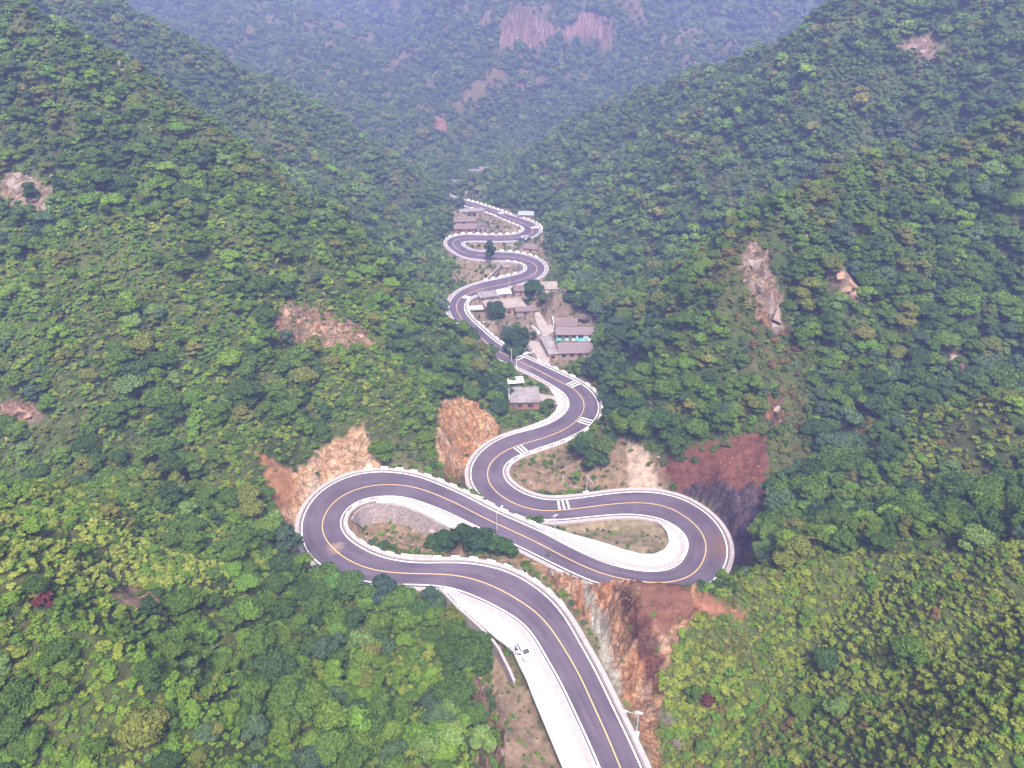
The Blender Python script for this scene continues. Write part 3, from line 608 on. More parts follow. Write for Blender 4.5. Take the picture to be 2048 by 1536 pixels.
for sd in 'LR':
    strip('edge_line', edge_pts(sd, .02, dz=.012), edge_pts(sd, -.23, dz=.012), M['white_paint'], road, fl=(sd == 'L'))
    # raised concrete kerb strip behind a narrow open drain
    A, B = edge_pts(sd, .52), edge_pts(sd, 1.4); up = np.array([0, 0, .12]); dn = np.array([0, 0, -.35])
    v = np.concatenate([A+dn, A+up, B+up, B+dn]); n = NR
    f = [((r*n+i), (r*n+i+1), ((r+1)*n+i+1), ((r+1)*n+i)) for r in range(3) for i in range(n-1)]
    if sd == 'L': f = [q[::-1] for q in f]
    tag(mesh_obj('kerb', v, f, M['kerb']), kind='structure')
    strip('drain_channel', edge_pts(sd, .28, dz=-.16), edge_pts(sd, .54, dz=-.16), M['old_concrete'], road, fl=(sd == 'R'))
def kpix(px, py):
    p = np.stack(project(ROAD)[:2], -1); return int(np.argmin(np.linalg.norm(p-np.array([px, py]), axis=1)))
for px, py in ((1125,1018),(1037,898),(1168,848),(1137,772),(1030,719),(931,602),(998,428),(1065,453)):
    k = kpix(px, py)
    for j in (-1, 0, 1):
        kk = k+j; c = ROAD[kk]; n_ = RN[kk]; t_ = RT[kk]; w = RWR[kk]
        off = j*.15
        p = [c[:2]+n_*(-.3)+t_*(off-.22), c[:2]+n_*(-.3)+t_*(off+.22), c[:2]-n_*(w-.36)+t_*(off+.22), c[:2]-n_*(w-.36)+t_*(off-.22)]
        mesh_obj('rumble_stripe', [(*q, c[2]+.014) for q in p], [(3, 2, 1, 0)], M['white_paint'], road)
def slab(name, W, mat, thick=.35, lift=.03):
    tri = tessellate_polygon([[Vector(p) for p in W]]); n = len(W)
    v = [tuple(p+np.array([0, 0, lift])) for p in W]+[tuple(p-np.array([0, 0, thick])) for p in W]
    f = []
    for t in tri:
        a, b, c = [Vector(v[i]) for i in t]
        f.append(tuple(t) if (b-a).cross(c-a).z > 0 else tuple(t[::-1]))
    area = sum(W[i][0]*W[(i+1) % n][1]-W[(i+1) % n][0]*W[i][1] for i in range(n))
    for i in range(n):
        j = (i+1) % n; q = (i, n+i, n+j, j); f.append(q if area > 0 else q[::-1])
    return mesh_obj(name, v, f, mat)
for i, (nme, W) in enumerate(PAVED_W.items()):
    tag(slab({'lay_by': 'lay_by_pavement', 'strip_slab': 'verge_pavement', 'bend_slab': 'bend_pavement', 'farm_slab': 'farm_pavement', 'village_lane': 'village_path', 'courtyard_lane': 'courtyard_path', 'farm_ramp': 'farm_ramp_path'}[nme], W, M['lane_concrete' if 'lane' in nme or 'ramp' in nme else 'concrete'], lift=.02+.004*i), kind='structure')
# ------------------------------------------------------------------ plants: a few modelled crowns, set out one by one
def leaf_cloud(rs, lobes, n, size, flat=.5, out_w=.85):
    """leaf faces spread over the outside of a set of lobes: each lobe (centre, radii)"""
    cs = np.array([l[0] for l in lobes]); rr = np.array([l[1] for l in lobes]); area = (rr[:, 0]*rr[:, 1]+rr[:, 0]*rr[:, 2]); area /= area.sum()
    k = rs.choice(len(lobes), n, p=area); d = rs.normal(size=(n, 3)); d /= np.linalg.norm(d, axis=1)[:, None]; d[:, 2] = np.abs(d[:, 2])*.9+d[:, 2]*.1
    rad = 1-.30*rs.random(n)**2
    p = cs[k]+d*rr[k]*rad[:, None]
    nrm = d*out_w+rs.normal(size=(n, 3))*.55+np.array([0, 0, .35]); nrm /= np.linalg.norm(nrm, axis=1)[:, None]
    a = np.cross(nrm, rs.normal(size=(n, 3))); a /= np.linalg.norm(a, axis=1)[:, None]; b = np.cross(nrm, a)
    s = size*(.55+.9*rs.random(n))[:, None]
    q = np.stack([p+a*s*.62, p+b*s*.42+nrm*s*.10, p-a*s*.62, p-b*s*.42+nrm*s*.06], 1).reshape(-1, 3)
    return q, np.arange(4*n).reshape(-1, 4)
def core(lobes, sc):
    v = []; f = []
    bm = bmesh.new(); bmesh.ops.create_icosphere(bm, subdivisions=1, radius=1.0); base = np.array([x.co[:] for x in bm.verts]); ff = [[q.index for q in x.verts] for x in bm.faces]; bm.free()
    for c, r in lobes:
        n = len(v); v += list(np.array(c)+base*np.array(r)*sc); f += [[i+n for i in q] for q in ff]
    return v, f
def crown_mesh(name, seed, R, Hh, nl, n, size, base, spread=1.0, mat='foliage', with_core=.72):
    rs = np.random.default_rng(seed); lobes = []
    for i in range(nl):
        a = rs.random()*2*math.pi+i*2.4; r = R*spread*math.sqrt((i+.3)/nl)*.70; z = base+Hh*((.26+.58*(1-(r/R)**2)*(.55+.6*rs.random())) if (i % 3 or r < .35*R) else (.06+.22*rs.random()))
        q = R*(.34+.22*rs.random()); lobes.append(((r*math.cos(a), r*math.sin(a), z), (q, q*(.85+.3*rs.random()), q*(.62+.3*rs.random()))))
    v, f = leaf_cloud(rs, lobes, n, size); v = list(v); f = [list(q) for q in f]
    if with_core:
        cv, cf = core(lobes, with_core); m = len(v); v += cv; f += [[i+m for i in q] for q in cf]
    me = bpy.data.meshes.new(name); me.from_pydata([tuple(map(float, p)) for p in v], [], [tuple(map(int, q)) for q in f]); me.update(); me.materials.append(M[mat]); return me, lobes
def trunk_mesh(name, seed, lobes, h0, r):
    rs = np.random.default_rng(seed); b = MB(); top = Vector((rs.normal()*.12, rs.normal()*.12, h0))
    b.tube([(0, 0, -.7), (top.x*.5, top.y*.5, h0*.5), top], [r*1.25, r, r*.8], 7)
    for c, q in lobes[::2]:
        c = Vector(c); b.tube([top-Vector((0, 0, .2)), (top+c)/2+Vector((0, 0, -.12)), c], [r*.6, r*.4, r*.14], 5)
    me = bpy.data.meshes.new(name); me.from_pydata(b.v, [], b.f); me.update(); me.materials.append(M['bark']); return me
TREES = []; SHRUBS = []; FAR = []; CONES = []
for i, (R, Hh, nl, n, sz) in enumerate([(2.1,2.9,11,2200,.29),(2.4,3.2,13,2600,.30),(1.8,3.4,10,2000,.28),(2.7,2.8,14,2900,.30),(1.6,2.6,8,1700,.27),(2.2,3.6,12,2400,.29)]):
    me, lb = crown_mesh('tree_crown', 100+i, R, Hh, nl, n, sz, .55+.2*(i % 3)); TREES.append((me, trunk_mesh('tree_trunk', 200+i, lb, 1.7, .13)))
for i, (R, Hh, nl, n, sz) in enumerate([(.95,1.0,6,420,.22),(.8,1.25,5,360,.21),(1.15,.95,7,520,.23),(.65,.8,4,260,.2),(1.0,1.5,7,480,.23)]):
    me, lb = crown_mesh('shrub_foliage', 300+i, R, Hh, nl, n, sz, .05, with_core=.6)
    b = MB(); rs = np.random.default_rng(400+i)
    for c, q in lb: b.tube([(0, 0, -.3), c], [.035, .012], 4)
    ms = bpy.data.meshes.new('shrub_stems'); ms.from_pydata(b.v, [], b.f); ms.update(); ms.materials.append(M['bark']); SHRUBS.append((me, ms))
for i, (R, Hh, nl, n, sz) in enumerate([(2.2,3.2,8,520,.55),(1.9,3.6,7,460,.52),(2.6,3.0,9,600,.58),(1.6,2.8,6,380,.5)]):
    FAR.append(crown_mesh('far_crown', 500+i, R, Hh, nl, n, sz, .3, with_core=.8)[0])
# leaf tints
PAL = {
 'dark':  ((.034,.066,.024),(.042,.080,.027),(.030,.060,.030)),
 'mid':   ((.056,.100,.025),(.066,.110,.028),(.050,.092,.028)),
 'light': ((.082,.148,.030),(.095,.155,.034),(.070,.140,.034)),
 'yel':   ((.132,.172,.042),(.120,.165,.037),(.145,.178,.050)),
 'olive': ((.090,.108,.038),(.082,.100,.034),(.100,.108,.044)),
 'blue':  ((.042,.075,.052),(.050,.085,.062),(.040,.068,.058)),
 'pale':  ((.085,.140,.062),(.075,.130,.058),(.095,.150,.065)),
 'brown': ((.105,.075,.045),(.125,.085,.055),(.10,.062,.045)),
 'lime':  ((.165,.205,.062),(.150,.205,.056),(.175,.208,.070)),
 'red':   ((.075,.032,.032),(.085,.030,.028)),
}
# zones: pixels of the photograph -> tree share, shrub share, tree size, palettes (weights)
MIXES = {
 'forest': dict(dark=.26, mid=.46, blue=.10, light=.06, pale=.05, olive=.07),
 'near':   dict(dark=.17, mid=.52, light=.14, blue=.09, pale=.05, olive=.03),
 'bright': dict(light=.40, yel=.18, mid=.30, olive=.08, pale=.04),
 'spur':   dict(yel=.46, light=.26, olive=.20, mid=.06, brown=.02),
 'ridge':  dict(olive=.28, mid=.22, brown=.24, dark=.12, pale=.06, blue=.08),
 'mound':  dict(light=.35, lime=.65),
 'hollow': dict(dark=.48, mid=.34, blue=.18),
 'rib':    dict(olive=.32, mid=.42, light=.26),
 'far':    dict(dark=.30, mid=.42, olive=.14, blue=.14),
 'slope':  dict(mid=.42, light=.20, dark=.14, blue=.07, pale=.07, olive=.10),
}
ZONES = [  # first match wins: polygon, (y range), tree share, shrub share, size, tree mix, shrub mix
 ([(1300,1540),(1290,1440),(1330,1260),(1410,1190),(1500,1150),(1700,1110),(2400,1070),(2400,1900),(1250,1900)], (0,112), .035, .97, .75, 'slope', 'spur'),
 ([(-400,1000),(0,1005),(180,1040),(340,1105),(480,1140),(420,1190),(320,1180),(200,1190),(0,1180),(-400,1150)], (0,125), .05, .97, .7, 'near', 'mound'),
 ([(-400,1180),(340,1200),(560,1150),(800,1180),(900,1230),(960,1400),(960,1900),(-400,1900)], (0,120), .80, .90, .92, 'near', 'bright'),
 ([(340,1105),(560,1100),(640,1180),(500,1180)], (0,125), .5, .9, .9, 'near', 'bright'),
 ([(1480,480),(1570,480),(1600,650),(1610,850),(1640,1000),(1540,900),(1500,750),(1400,560)], (130,215), .16, .62, .8, 'forest', 'ridge'),
 ([(1500,1040),(1700,1000),(2400,980),(2400,1090),(1700,1110),(1500,1140)], (0,150), .85, .8, 1.05, 'forest', 'bright'),
 ([(1700,830),(2400,740),(2400,1000),(1750,1010)], (0,160), .45, .95, .95, 'near', 'spur'),
 ([(-400,880),(480,880),(560,960),(570,1080),(330,1090),(0,1000),(-400,980)], (0,170), .22, .97, .9, 'slope', 'bright'),
 ([(-400,420),(480,420),(800,600),(900,780),(740,870),(500,900),(-400,880)], (0,212), .46, 1.0, .95, 'slope', 'bright'),
 ([(-400,-200),(130,-200),(560,350),(800,600),(480,430),(-400,430)], (0,245), .68, 1.0, 1.0, 'slope', 'slope'),
]
DEFAULT = dict(t=.95, s=1.0, size=1.18, tm='forest', sm='slope')
def cells(x0, x1, y0, y1, c):
    xs = np.arange(x0, x1, c); ys = np.arange(y0, y1, c); X, Y = np.meshgrid(xs, ys)
    X = X+(RNG.random(X.shape)-.5)*c*1.1+((np.arange(len(ys)) % 2)*.5*c)[:, None]; Y = Y+(RNG.random(Y.shape)-.5)*c*1.1
    return X.ravel(), Y.ravel()
def keep_visible(x, y, pad=140, tall=4):
    z = hsample(x, y); px, py, dp = project(np.stack([x, y, z], -1))
    m = (px > -pad) & (px < 2048+pad) & (py > -pad) & (py < 1536+pad+60) & (dp > 20)
    return x[m], y[m], z[m], px[m], py[m], dp[m]
def clear_of_works(x, y, r):
    """away from road, paving and houses; bushes may come up to the kerb"""
    k, d = road_near(x, y); dx = x-ROAD[k, 0]; dy = y-ROAD[k, 1]; s = dx*RN[k, 0]+dy*RN[k, 1]
    w = np.where(s > 0, RWL[k], RWR[k]); ok = d > w+1.5+r
    for W in PAVED_W.values():
        P = W[:, :2]
        m = in_poly(x, y, P)
        for a in range(6): m |= in_poly(x+math.cos(a*1.05)*(r+.2), y+math.sin(a*1.05)*(r+.2), P)
        ok &= ~m
    for P in HOUSE_POLY:
        m = in_poly(x, y, P)
        for a in range(4): m |= in_poly(x+math.cos(a*1.57)*r*.8, y+math.sin(a*1.57)*r*.8, P)
        ok &= ~m
    return ok
def zone_of(px, py, y):
    zi = np.full(len(px), -1)
    for i, Z in enumerate(ZONES):
        m = (zi < 0) & in_poly(px, py, Z[0]) & (y > Z[1][0]) & (y < Z[1][1]); zi[m] = i
    g = lambda i, d: np.array([Z[i] for Z in ZONES]+[d], dtype=object)[zi]
    return zi, g(2, DEFAULT['t']).astype(float), g(3, DEFAULT['s']).astype(float), g(4, DEFAULT['size']).astype(float), g(5, DEFAULT['tm']), g(6, DEFAULT['sm'])
def lie(x, y):
    """rib (+) or hollow (-): height against the ground 14 m around"""
    return hsample(x, y)-sum(hsample(x+14*math.cos(a*.785), y+14*math.sin(a*.785)) for a in range(8))/8
def tints(mix, x, y, seed):
    """patches of one palette rather than confetti"""
    u = np.clip((fbm(x/9, y/9, seed, 2)-.5)*2.1+.5, 0, 1)*.55+RNG.random(len(x))*.45
    order = u.argsort().argsort()/max(1, len(u)); out = np.zeros((len(x), 3)); nm = np.empty(len(x), object)
    for mname in set(mix):
        m = np.where(mix == mname)[0]; d = MIXES[mname]; ks = list(d); cw = np.cumsum([d[k] for k in ks]); cw /= cw[-1]
        um = u[m].argsort().argsort()/max(1, len(m)); um = np.where(RNG.random(len(m)) < .35, RNG.random(len(m)), um)
        c = np.searchsorted(cw, um)
        for j, i in zip(c, m):
            k = ks[min(j, len(ks)-1)]; nm[i] = k; out[i] = random.choice(PAL[k])
    out *= np.array([1.62, 1.54, 1.06])*(.86+.28*RNG.random(len(x)))[:, None]
    return out, nm
P_TREE = []; P_SHRUB = []
def scatter():
    # trees on the near and middle slopes
    for (x0, x1, y0, y1, c, far) in ((-190, 190, 30, 250, 3.1, 0), (-230, 230, 250, 500, 3.9, 1), (-520, 420, 500, 760, 3.7, 2), (-900, 650, 760, 1250, 6.4, 3), (-1100, 700, 1250, 1700, 15, 4)):
        x, y = cells(x0, x1, y0, y1, c); x, y, z, px, py, dp = keep_visible(x, y)
        zi, ts, ss, sz, tm, sm = zone_of(px, py, y); gr = hsample(x, y, GROW)
        clump = fbm(x/13, y/13, 131, 3); lv = lie(x, y); far_ok = far < 2
        ts = np.clip(ts*(1-.13*np.clip(lv, -2.5, 2.5)*(ts > .2)), 0, 1); sz = sz*(1-.07*np.clip(lv, -3, 3))
        if far_ok:
            u_ = RNG.random(len(x)); tm = np.where((lv < -.9) & (u_ < .75) & (ts > .3) & (y > 118), 'hollow', np.where((lv > 1.2) & (u_ < .6) & (ts > .2), 'rib', tm))  # dark ravine trees, lighter ribs: leaf colour also paints in the relief shading
        thr = ts*(.72+.75*clump) if not far else ts*(.75+.5*clump)
        ok = (RNG.random(len(x)) < thr*np.clip(gr*1.3, 0, 1)**1.7) & ((RNG.random(len(x)) < .12) | (gr > .5))
        k, d = road_near(x, y); ok &= ~((d < 13) & (y < 445) & (RNG.random(len(x)) > .12) & (zi < 0))
        for yard in ([(1080,600),(1150,600),(1200,650),(1200,735),(1085,735)], [(1012,765),(1090,765),(1090,850),(1012,850)], [(955,580),(1060,580),(1060,650),(955,650)], [(900,420),(985,420),(985,475),(900,475)]):
            ok &= ~(in_poly(px, py, yard) & (y < 430))          # yards in front of the houses
        x, y, z, px, py, dp, sz, tm = [v[ok] for v in (x, y, z, px, py, dp, sz, tm)]
        ok = clear_of_works(x, y, 1.7) if far < 2 else np.ones(len(x), bool)
        x, y, z, px, py, dp, sz, tm = [v[ok] for v in (x, y, z, px, py, dp, sz, tm)]
        if far >= 2: tm = np.array(['far']*len(x), object)
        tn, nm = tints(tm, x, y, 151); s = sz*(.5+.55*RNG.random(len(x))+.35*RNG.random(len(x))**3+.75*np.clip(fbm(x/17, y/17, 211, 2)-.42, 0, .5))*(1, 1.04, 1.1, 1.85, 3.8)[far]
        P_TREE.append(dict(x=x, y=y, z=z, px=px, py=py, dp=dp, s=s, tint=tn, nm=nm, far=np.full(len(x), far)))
    for (x0, x1, y0, y1, c) in ((-150, 150, 30, 120, .82), (-150, 150, 120, 180, 1.15), (-190, 190, 180, 300, 1.35), (-200, 200, 300, 480, 2.0)):
        x, y = cells(x0, x1, y0, y1, c); x, y, z, px, py, dp = keep_visible(x, y)
        zi, ts, ss, sz, tm, sm = zone_of(px, py, y); gr = hsample(x, y, GROW)
        cl = fbm(x/5.5, y/5.5, 171, 3)
        ok = RNG.random(len(x)) < ss*np.clip(.15+2.1*cl, .6, 1)*gr
        x, y, z, px, py, dp, sm, gr = [v[ok] for v in (x, y, z, px, py, dp, sm, gr)]
        ok = clear_of_works(x, y, .75)
        x, y, z, px, py, dp, sm, gr = [v[ok] for v in (x, y, z, px, py, dp, sm, gr)]
        tn, nm = tints(sm, x, y, 191); s = (.48+.62*RNG.random(len(x))**1.6+1.0*np.clip(fbm(x/7, y/7, 223, 3)-.4, 0, .5))*(c/1.1)**.75*np.where(gr < .5, .6, 1)
        P_SHRUB.append(dict(x=x, y=y, z=z, px=px, py=py, dp=dp, s=s, tint=tn, nm=nm, far=np.zeros(len(x), int)))
scatter()
cat_ = lambda L: {k: np.concatenate([d[k] for d in L]) for k in L[0]}
PT, PS = cat_(P_TREE), cat_(P_SHRUB)
def seen(x, y, z):
    """is the top of this plant in view of the photographer, over the ground before it"""
    n = len(x); ok = np.ones(n, bool)
    for f_ in np.linspace(.12, .97, 60):
        ok &= (CAMH+(z-CAMH)*f_) > hsample(x*f_, y*f_)
    return ok
# the largest 300 trees and 300 shrubs in view stand as things of their own; the rest is one wood and one undergrowth
def pick(P, n, size):
    a = P['s']*size/P['dp']; inn = (P['px'] > 15) & (P['px'] < 2033) & (P['py'] > 15) & (P['py'] < 1525) & (P['far'] == 0) & seen(P['x'], P['y'], P['z']+size*P['s'])
    o = np.argsort(-np.where(inn, a, 0))[:n]; m = np.zeros(len(a), bool); m[o] = True; return m & inn
SOLO_T, SOLO_S = pick(PT, 285, 4.0), pick(PS, 290, 1.6)
def tree_obj(pos, s, kind, tint, rz, label, group, cat='tree', name='broadleaf_tree', lift=0.0):
    cm, tm_ = TREES[kind]; r = empty(name, pos, rz); r.scale = (s, s, s*random.uniform(.9, 1.1))
    c = bpy.data.objects.new('crown', cm); COL.objects.link(c); c.parent = r; c['tint'] = [float(v) for v in tint]
    t = bpy.data.objects.new('trunk', tm_); COL.objects.link(t); t.parent = r
    tag(r, label, cat, group); return r
def shrub_obj(pos, s, kind, tint, rz, label, group, name='shrub'):
    cm, tm_ = SHRUBS[kind]; r = empty(name, pos, rz); r.scale = (s, s, s*random.uniform(.85, 1.15))
    c = bpy.data.objects.new('foliage', cm); COL.objects.link(c); c.parent = r; c['tint'] = [float(v) for v in tint]
    t = bpy.data.objects.new('stems', tm_); COL.objects.link(t); t.parent = r
    tag(r, label, 'shrub', group); return r
LOOK = {'dark': 'dark green', 'mid': 'mid green', 'light': 'fresh light green', 'yel': 'yellow-green', 'olive': 'dull olive', 'blue': 'bluish grey-green', 'pale': 'pale silvery green', 'brown': 'brownish dry', 'lime': 'pale lime green', 'red': 'dark red'}
MARKS = [ # what a plant grows beside: phrase, pixel of that landmark
 ('beside the dry stream bed',960,1400),('below the lay-by wall',880,1250),('under the outer kerb of the first hairpin',660,1195),('below the scree patch on the left',300,1265),('deep in the wood left of the stream',640,1430),('in the thick of the left wood',380,1440),('by the purple-brown shrub on the left',110,1240),('at the lower corner of the left wood',90,1450),
 ('above the reddish saddle',1500,1190),('near the bare grey shrub',1345,1440),('near the dark red shrub on the spur',1450,1390),('along the crest of the bushy spur',1800,1120),('halfway down the bushy spur',1720,1290),('at the foot of the bushy spur',1780,1470),('on the steep shoulder of the bushy spur',1960,1330),
 ('on the low spur left of the first hairpin',200,1090),('above the reddish rock blocks on the left',60,760),('beside the orange cutting of the first hairpin',500,960),('under the orange rock rib',620,760),('above the orange rock rib',600,520),('near the smooth pale slabs',90,470),('in the left ravine above the low spur',300,960),('on the open left slope under the ribs',330,720),('high on the left crest',330,260),('on the nose of the left mountain',880,720),
 ('in the ravine behind the red cutting',1680,1060),('beside the dark rock cutting',1545,1090),('on the rise above the side ravine',1850,930),('by the grey crag of the right ravine',1900,760),('on the rocky right ridge',1540,720),('beside the jagged ridge rocks',1600,600),('near the brownish rock face',1720,540),('on the broad right mountainside',1880,480),('above the red cutting',1440,850),('on the slope behind the village',1290,680),('at the hill foot by the fourth bend',1260,830),('on the valley floor among the bends',1100,960),('inside the first hairpin',800,1060),('on the island of the second hairpin',1220,1060),('on the rock above the near cutting',1110,1150)]
def where(px, py):
    return min(MARKS, key=lambda m: (m[1]-px)**2+(m[2]-py)**2)[0]
def size_word(s, lo, hi): return 'small' if s < lo else ('large' if s > hi else 'medium-sized')
def set_out():
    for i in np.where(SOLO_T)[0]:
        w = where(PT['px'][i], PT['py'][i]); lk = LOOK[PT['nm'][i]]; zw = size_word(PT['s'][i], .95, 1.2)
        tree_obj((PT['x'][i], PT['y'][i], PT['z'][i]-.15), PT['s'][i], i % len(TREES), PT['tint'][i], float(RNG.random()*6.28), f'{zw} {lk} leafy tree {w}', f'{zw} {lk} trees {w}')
    for i in np.where(SOLO_S)[0]:
        w = where(PS['px'][i], PS['py'][i]); lk = LOOK[PS['nm'][i]]; zw = size_word(PS['s'][i], 1.15, 1.4)
        shrub_obj((PS['x'][i], PS['y'][i], PS['z'][i]-.05), PS['s'][i], i % len(SHRUBS), PS['tint'][i], float(RNG.random()*6.28), f'{zw} {lk} low shrub {w}', f'{zw} {lk} shrubs {w}')
set_out()
def proto_collection(name, meshes, join=None):
    c = bpy.data.collections.new(name)
    for i, me in enumerate(meshes):
        o = bpy.data.objects.new(f'{name}_{i:02d}', me); c.objects.link(o)
    return c
def joined(a, b):
    me = bpy.data.meshes.new(a.name+'_whole'); va = [v.co[:] for v in a.vertices]; vb = [v.co[:] for v in b.vertices]; n = len(va)
    fa = [tuple(p.vertices) for p in a.polygons]; fb = [tuple(i+n for i in p.vertices) for p in b.polygons]
    me.from_pydata(va+vb, [], fa+fb); me.update(); me.materials.append(M['foliage']); me.materials.append(M['bark'])
    me.polygons.foreach_set('material_index', [0]*len(fa)+[1]*len(fb)); return me
def stuff(name, P, mask, meshes, label, cat):
    """one mass of plants: geometry nodes set a modelled plant on every point"""
    x, y, z, s = P['x'][mask], P['y'][mask], P['z'][mask]-.12, P['s'][mask]; n = len(x)
    me = bpy.data.meshes.new(name); me.vertices.add(n); me.vertices.foreach_set('co', np.stack([x, y, z], -1).ravel().astype(np.float32))
    me.attributes.new('size', 'FLOAT', 'POINT').data.foreach_set('value', s.astype(np.float32))
    me.attributes.new('turn', 'FLOAT_VECTOR', 'POINT').data.foreach_set('vector', np.stack([RNG.normal(size=n)*.08, RNG.normal(size=n)*.08, RNG.random(n)*6.28], -1).ravel().astype(np.float32))
    me.attributes.new('which', 'INT', 'POINT').data.foreach_set('value', RNG.integers(0, len(meshes), n).astype(np.int32))
    me.attributes.new('tint', 'FLOAT_COLOR', 'POINT').data.foreach_set('color', np.concatenate([P['tint'][mask], np.ones((n, 1))], 1).ravel().astype(np.float32))
    o = bpy.data.objects.new(name, me); COL.objects.link(o); tag(o, label, cat, kind='stuff')
    g = bpy.data.node_groups.new(name+'_nodes', 'GeometryNodeTree'); g.interface.new_socket('Geometry', in_out='INPUT', socket_type='NodeSocketGeometry'); g.interface.new_socket('Geometry', in_out='OUTPUT', socket_type='NodeSocketGeometry')
    N = g.nodes; L = g.links; gi = N.new('NodeGroupInput'); go = N.new('NodeGroupOutput')
    mp = N.new('GeometryNodeMeshToPoints'); L.new(gi.outputs[0], mp.inputs[0])
    ci = N.new('GeometryNodeCollectionInfo'); ci.inputs[0].default_value = proto_collection(name+'_kinds', meshes); ci.inputs['Separate Children'].default_value = True; ci.inputs['Reset Children'].default_value = True
    ip = N.new('GeometryNodeInstanceOnPoints'); L.new(mp.outputs[0], ip.inputs['Points']); L.new(ci.outputs[0], ip.inputs['Instance']); ip.inputs['Pick Instance'].default_value = True
    def attr(nm, dt):
        a = N.new('GeometryNodeInputNamedAttribute'); a.data_type = dt; a.inputs['Name'].default_value = nm; return a.outputs['Attribute']
    L.new(attr('which', 'INT'), ip.inputs['Instance Index']); L.new(attr('turn', 'FLOAT_VECTOR'), ip.inputs['Rotation'])
    L.new(attr('size', 'FLOAT'), ip.inputs['Scale']); L.new(ip.outputs[0], go.inputs[0])
    md = o.modifiers.new('plants', 'NODES'); md.node_group = g; return o
whole = [joined(a, b) for a, b in TREES]
near_rest = ~SOLO_T & (PT['far'] == 0)
stuff('woodland', PT, near_rest, whole, 'dense green woodland covering both valley sides', 'woodland')
stuff('far_woodland', PT, PT['far'] > 0, FAR, 'hazy far woodland on the ridges and the distant mountain', 'woodland')
stuff('undergrowth', PS, ~SOLO_S, [a for a, _ in SHRUBS], 'low green undergrowth between the trees', 'undergrowth')
print('PLANTS', len(PT['x']), len(PS['x']), SOLO_T.sum(), SOLO_S.sum())
# ------------------------------------------------------------------ guard blocks along the edges
def block_mesh():
    b = MB(); b.box(-1.0, 1.0, -.24, .24, -.05, .62, 0, .86)
    me = bpy.data.meshes.new('guard_block'); me.from_pydata(b.v, [], b.f); me.update(); me.materials.append(M['block_paint']); return me
BLOCK = block_mesh()
bm = bmesh.new(); bm.from_mesh(BLOCK); bmesh.ops.bevel(bm, geom=bm.edges[:], offset=.05, segments=1, affect='EDGES'); bm.to_mesh(BLOCK); bm.free()
ROWS = [  # side, from pixel, to pixel, where
 ('L', (735,948), (1065,1075), 'on the outer edge of the first hairpin above the gully'),
 ('R', (815,1130), (700,985), 'round the inner edge of the first hairpin'),
 ('R', (700,985), (830,990), 'above the stone wall inside the first hairpin'),
 ('R', (1085,1240), (868,1148), 'beside the lower road before the first hairpin'),
 ('R', (985,925), (1040,893), 'on the inner edge of the third bend'),
 ('R', (1040,893), (1155,848), 'along the bushy bank between the third and fourth bends'),
 ('R', (1168,832), (1140,775), 'on the outer edge of the fourth bend below the village'),
 ('R', (1128,768), (1052,730), 'beside the lower village house'),
 ('R', (1018,712), (935,650), 'above the village gully'),
 ('R', (928,640), (922,600), 'at the small farm bridge bend'),
 ('L', (985,572), (1070,552), 'at the lower far culvert bend'),
 ('L', (1073,535), (1010,515), 'over the lower far culvert'),
 ('R', (1055,525), (985,513), 'in front of the small brown hut'),
 ('L', (912,485), (1045,475), 'in front of the red-walled far house'),
 ('L', (1060,467), (1020,438), 'on the inner edge of the last far bend'),
 ('R', (1072,462), (1015,434), 'on the outer edge of the last far bend'),
 ('R', (1010,432), (925,405), 'along the highest far stretch of road'),
 ('L', (1005,430), (960,414), 'above the tall far house'),
]
def guard_rows():
    for sd, a, b, wh in ROWS:
        k0, k1 = sorted((kpix(*a), kpix(*b)))
        P = edge_pts(sd, 1.0); s = np.concatenate([[0], np.cumsum(np.linalg.norm(np.diff(P[:, :2], axis=0), axis=1))])
        d = s[k0]+1.2
        while d < s[k1]:
            x, y, z = [np.interp(d, s, P[:, i]) for i in range(3)]; i = int(np.interp(d, s, np.arange(NR))); t = P[min(i+1, NR-1)]-P[max(i-1, 0)]
            o = bpy.data.objects.new('guard_block', BLOCK); COL.objects.link(o); o.location = (x, y, z+.12); o.rotation_euler = (0, 0, math.atan2(t[1], t[0])+random.uniform(-.03, .03))
            tag(o, f'white painted concrete guard block {wh}', 'guard block', f'guard blocks {wh}'); d += 3.7+random.uniform(-.12, .12)
guard_rows()
# ------------------------------------------------------------------ retaining walls and culverts
def wall_along(name, P, drop, thick, out, mat, label, coping=None, batter=.12):
    """a wall that follows P (top line), dropping by drop[i]; out = unit vectors away from the road"""
    n = len(P); dr = np.broadcast_to(np.asarray(drop, float), (n,)); o3 = np.concatenate([out, np.zeros((n, 1))], 1); z = np.array([0, 0, 1.])
    A = P+o3*thick; B = P+o3*(thick+batter*dr[:, None])-z*dr[:, None]; C = P-z*dr[:, None]
    v = np.concatenate([P, A, B, C]); f = [(r*n+i, r*n+i+1, (r+1)*n+i+1, (r+1)*n+i) for r in range(2) for i in range(n-1)]
    f += [(0, n, 2*n, 3*n), (n-1, 4*n-1, 3*n-1, 2*n-1)]
    s = np.cross(P[1]-P[0], o3[0])[2]
    if s < 0: f = [q[::-1] for q in f]
    w = mesh_obj(name, v, f, mat); tag(w, label, 'wall')
    if coping:
        A2, B2 = P-o3*.05+z*.02, P+o3*(thick+.12)+z*.02; up = z*coping
        v = np.concatenate([A2, A2+up, B2+up, B2]); f = [(r*n+i, r*n+i+1, (r+1)*n+i+1, (r+1)*n+i) for r in range(3) for i in range(n-1)]+[(0, n, 2*n, 3*n), (n-1, 4*n-1, 3*n-1, 2*n-1)]
        if s < 0: f = [q[::-1] for q in f]
        mesh_obj('coping', v, f, M['kerb'], w)
    return w
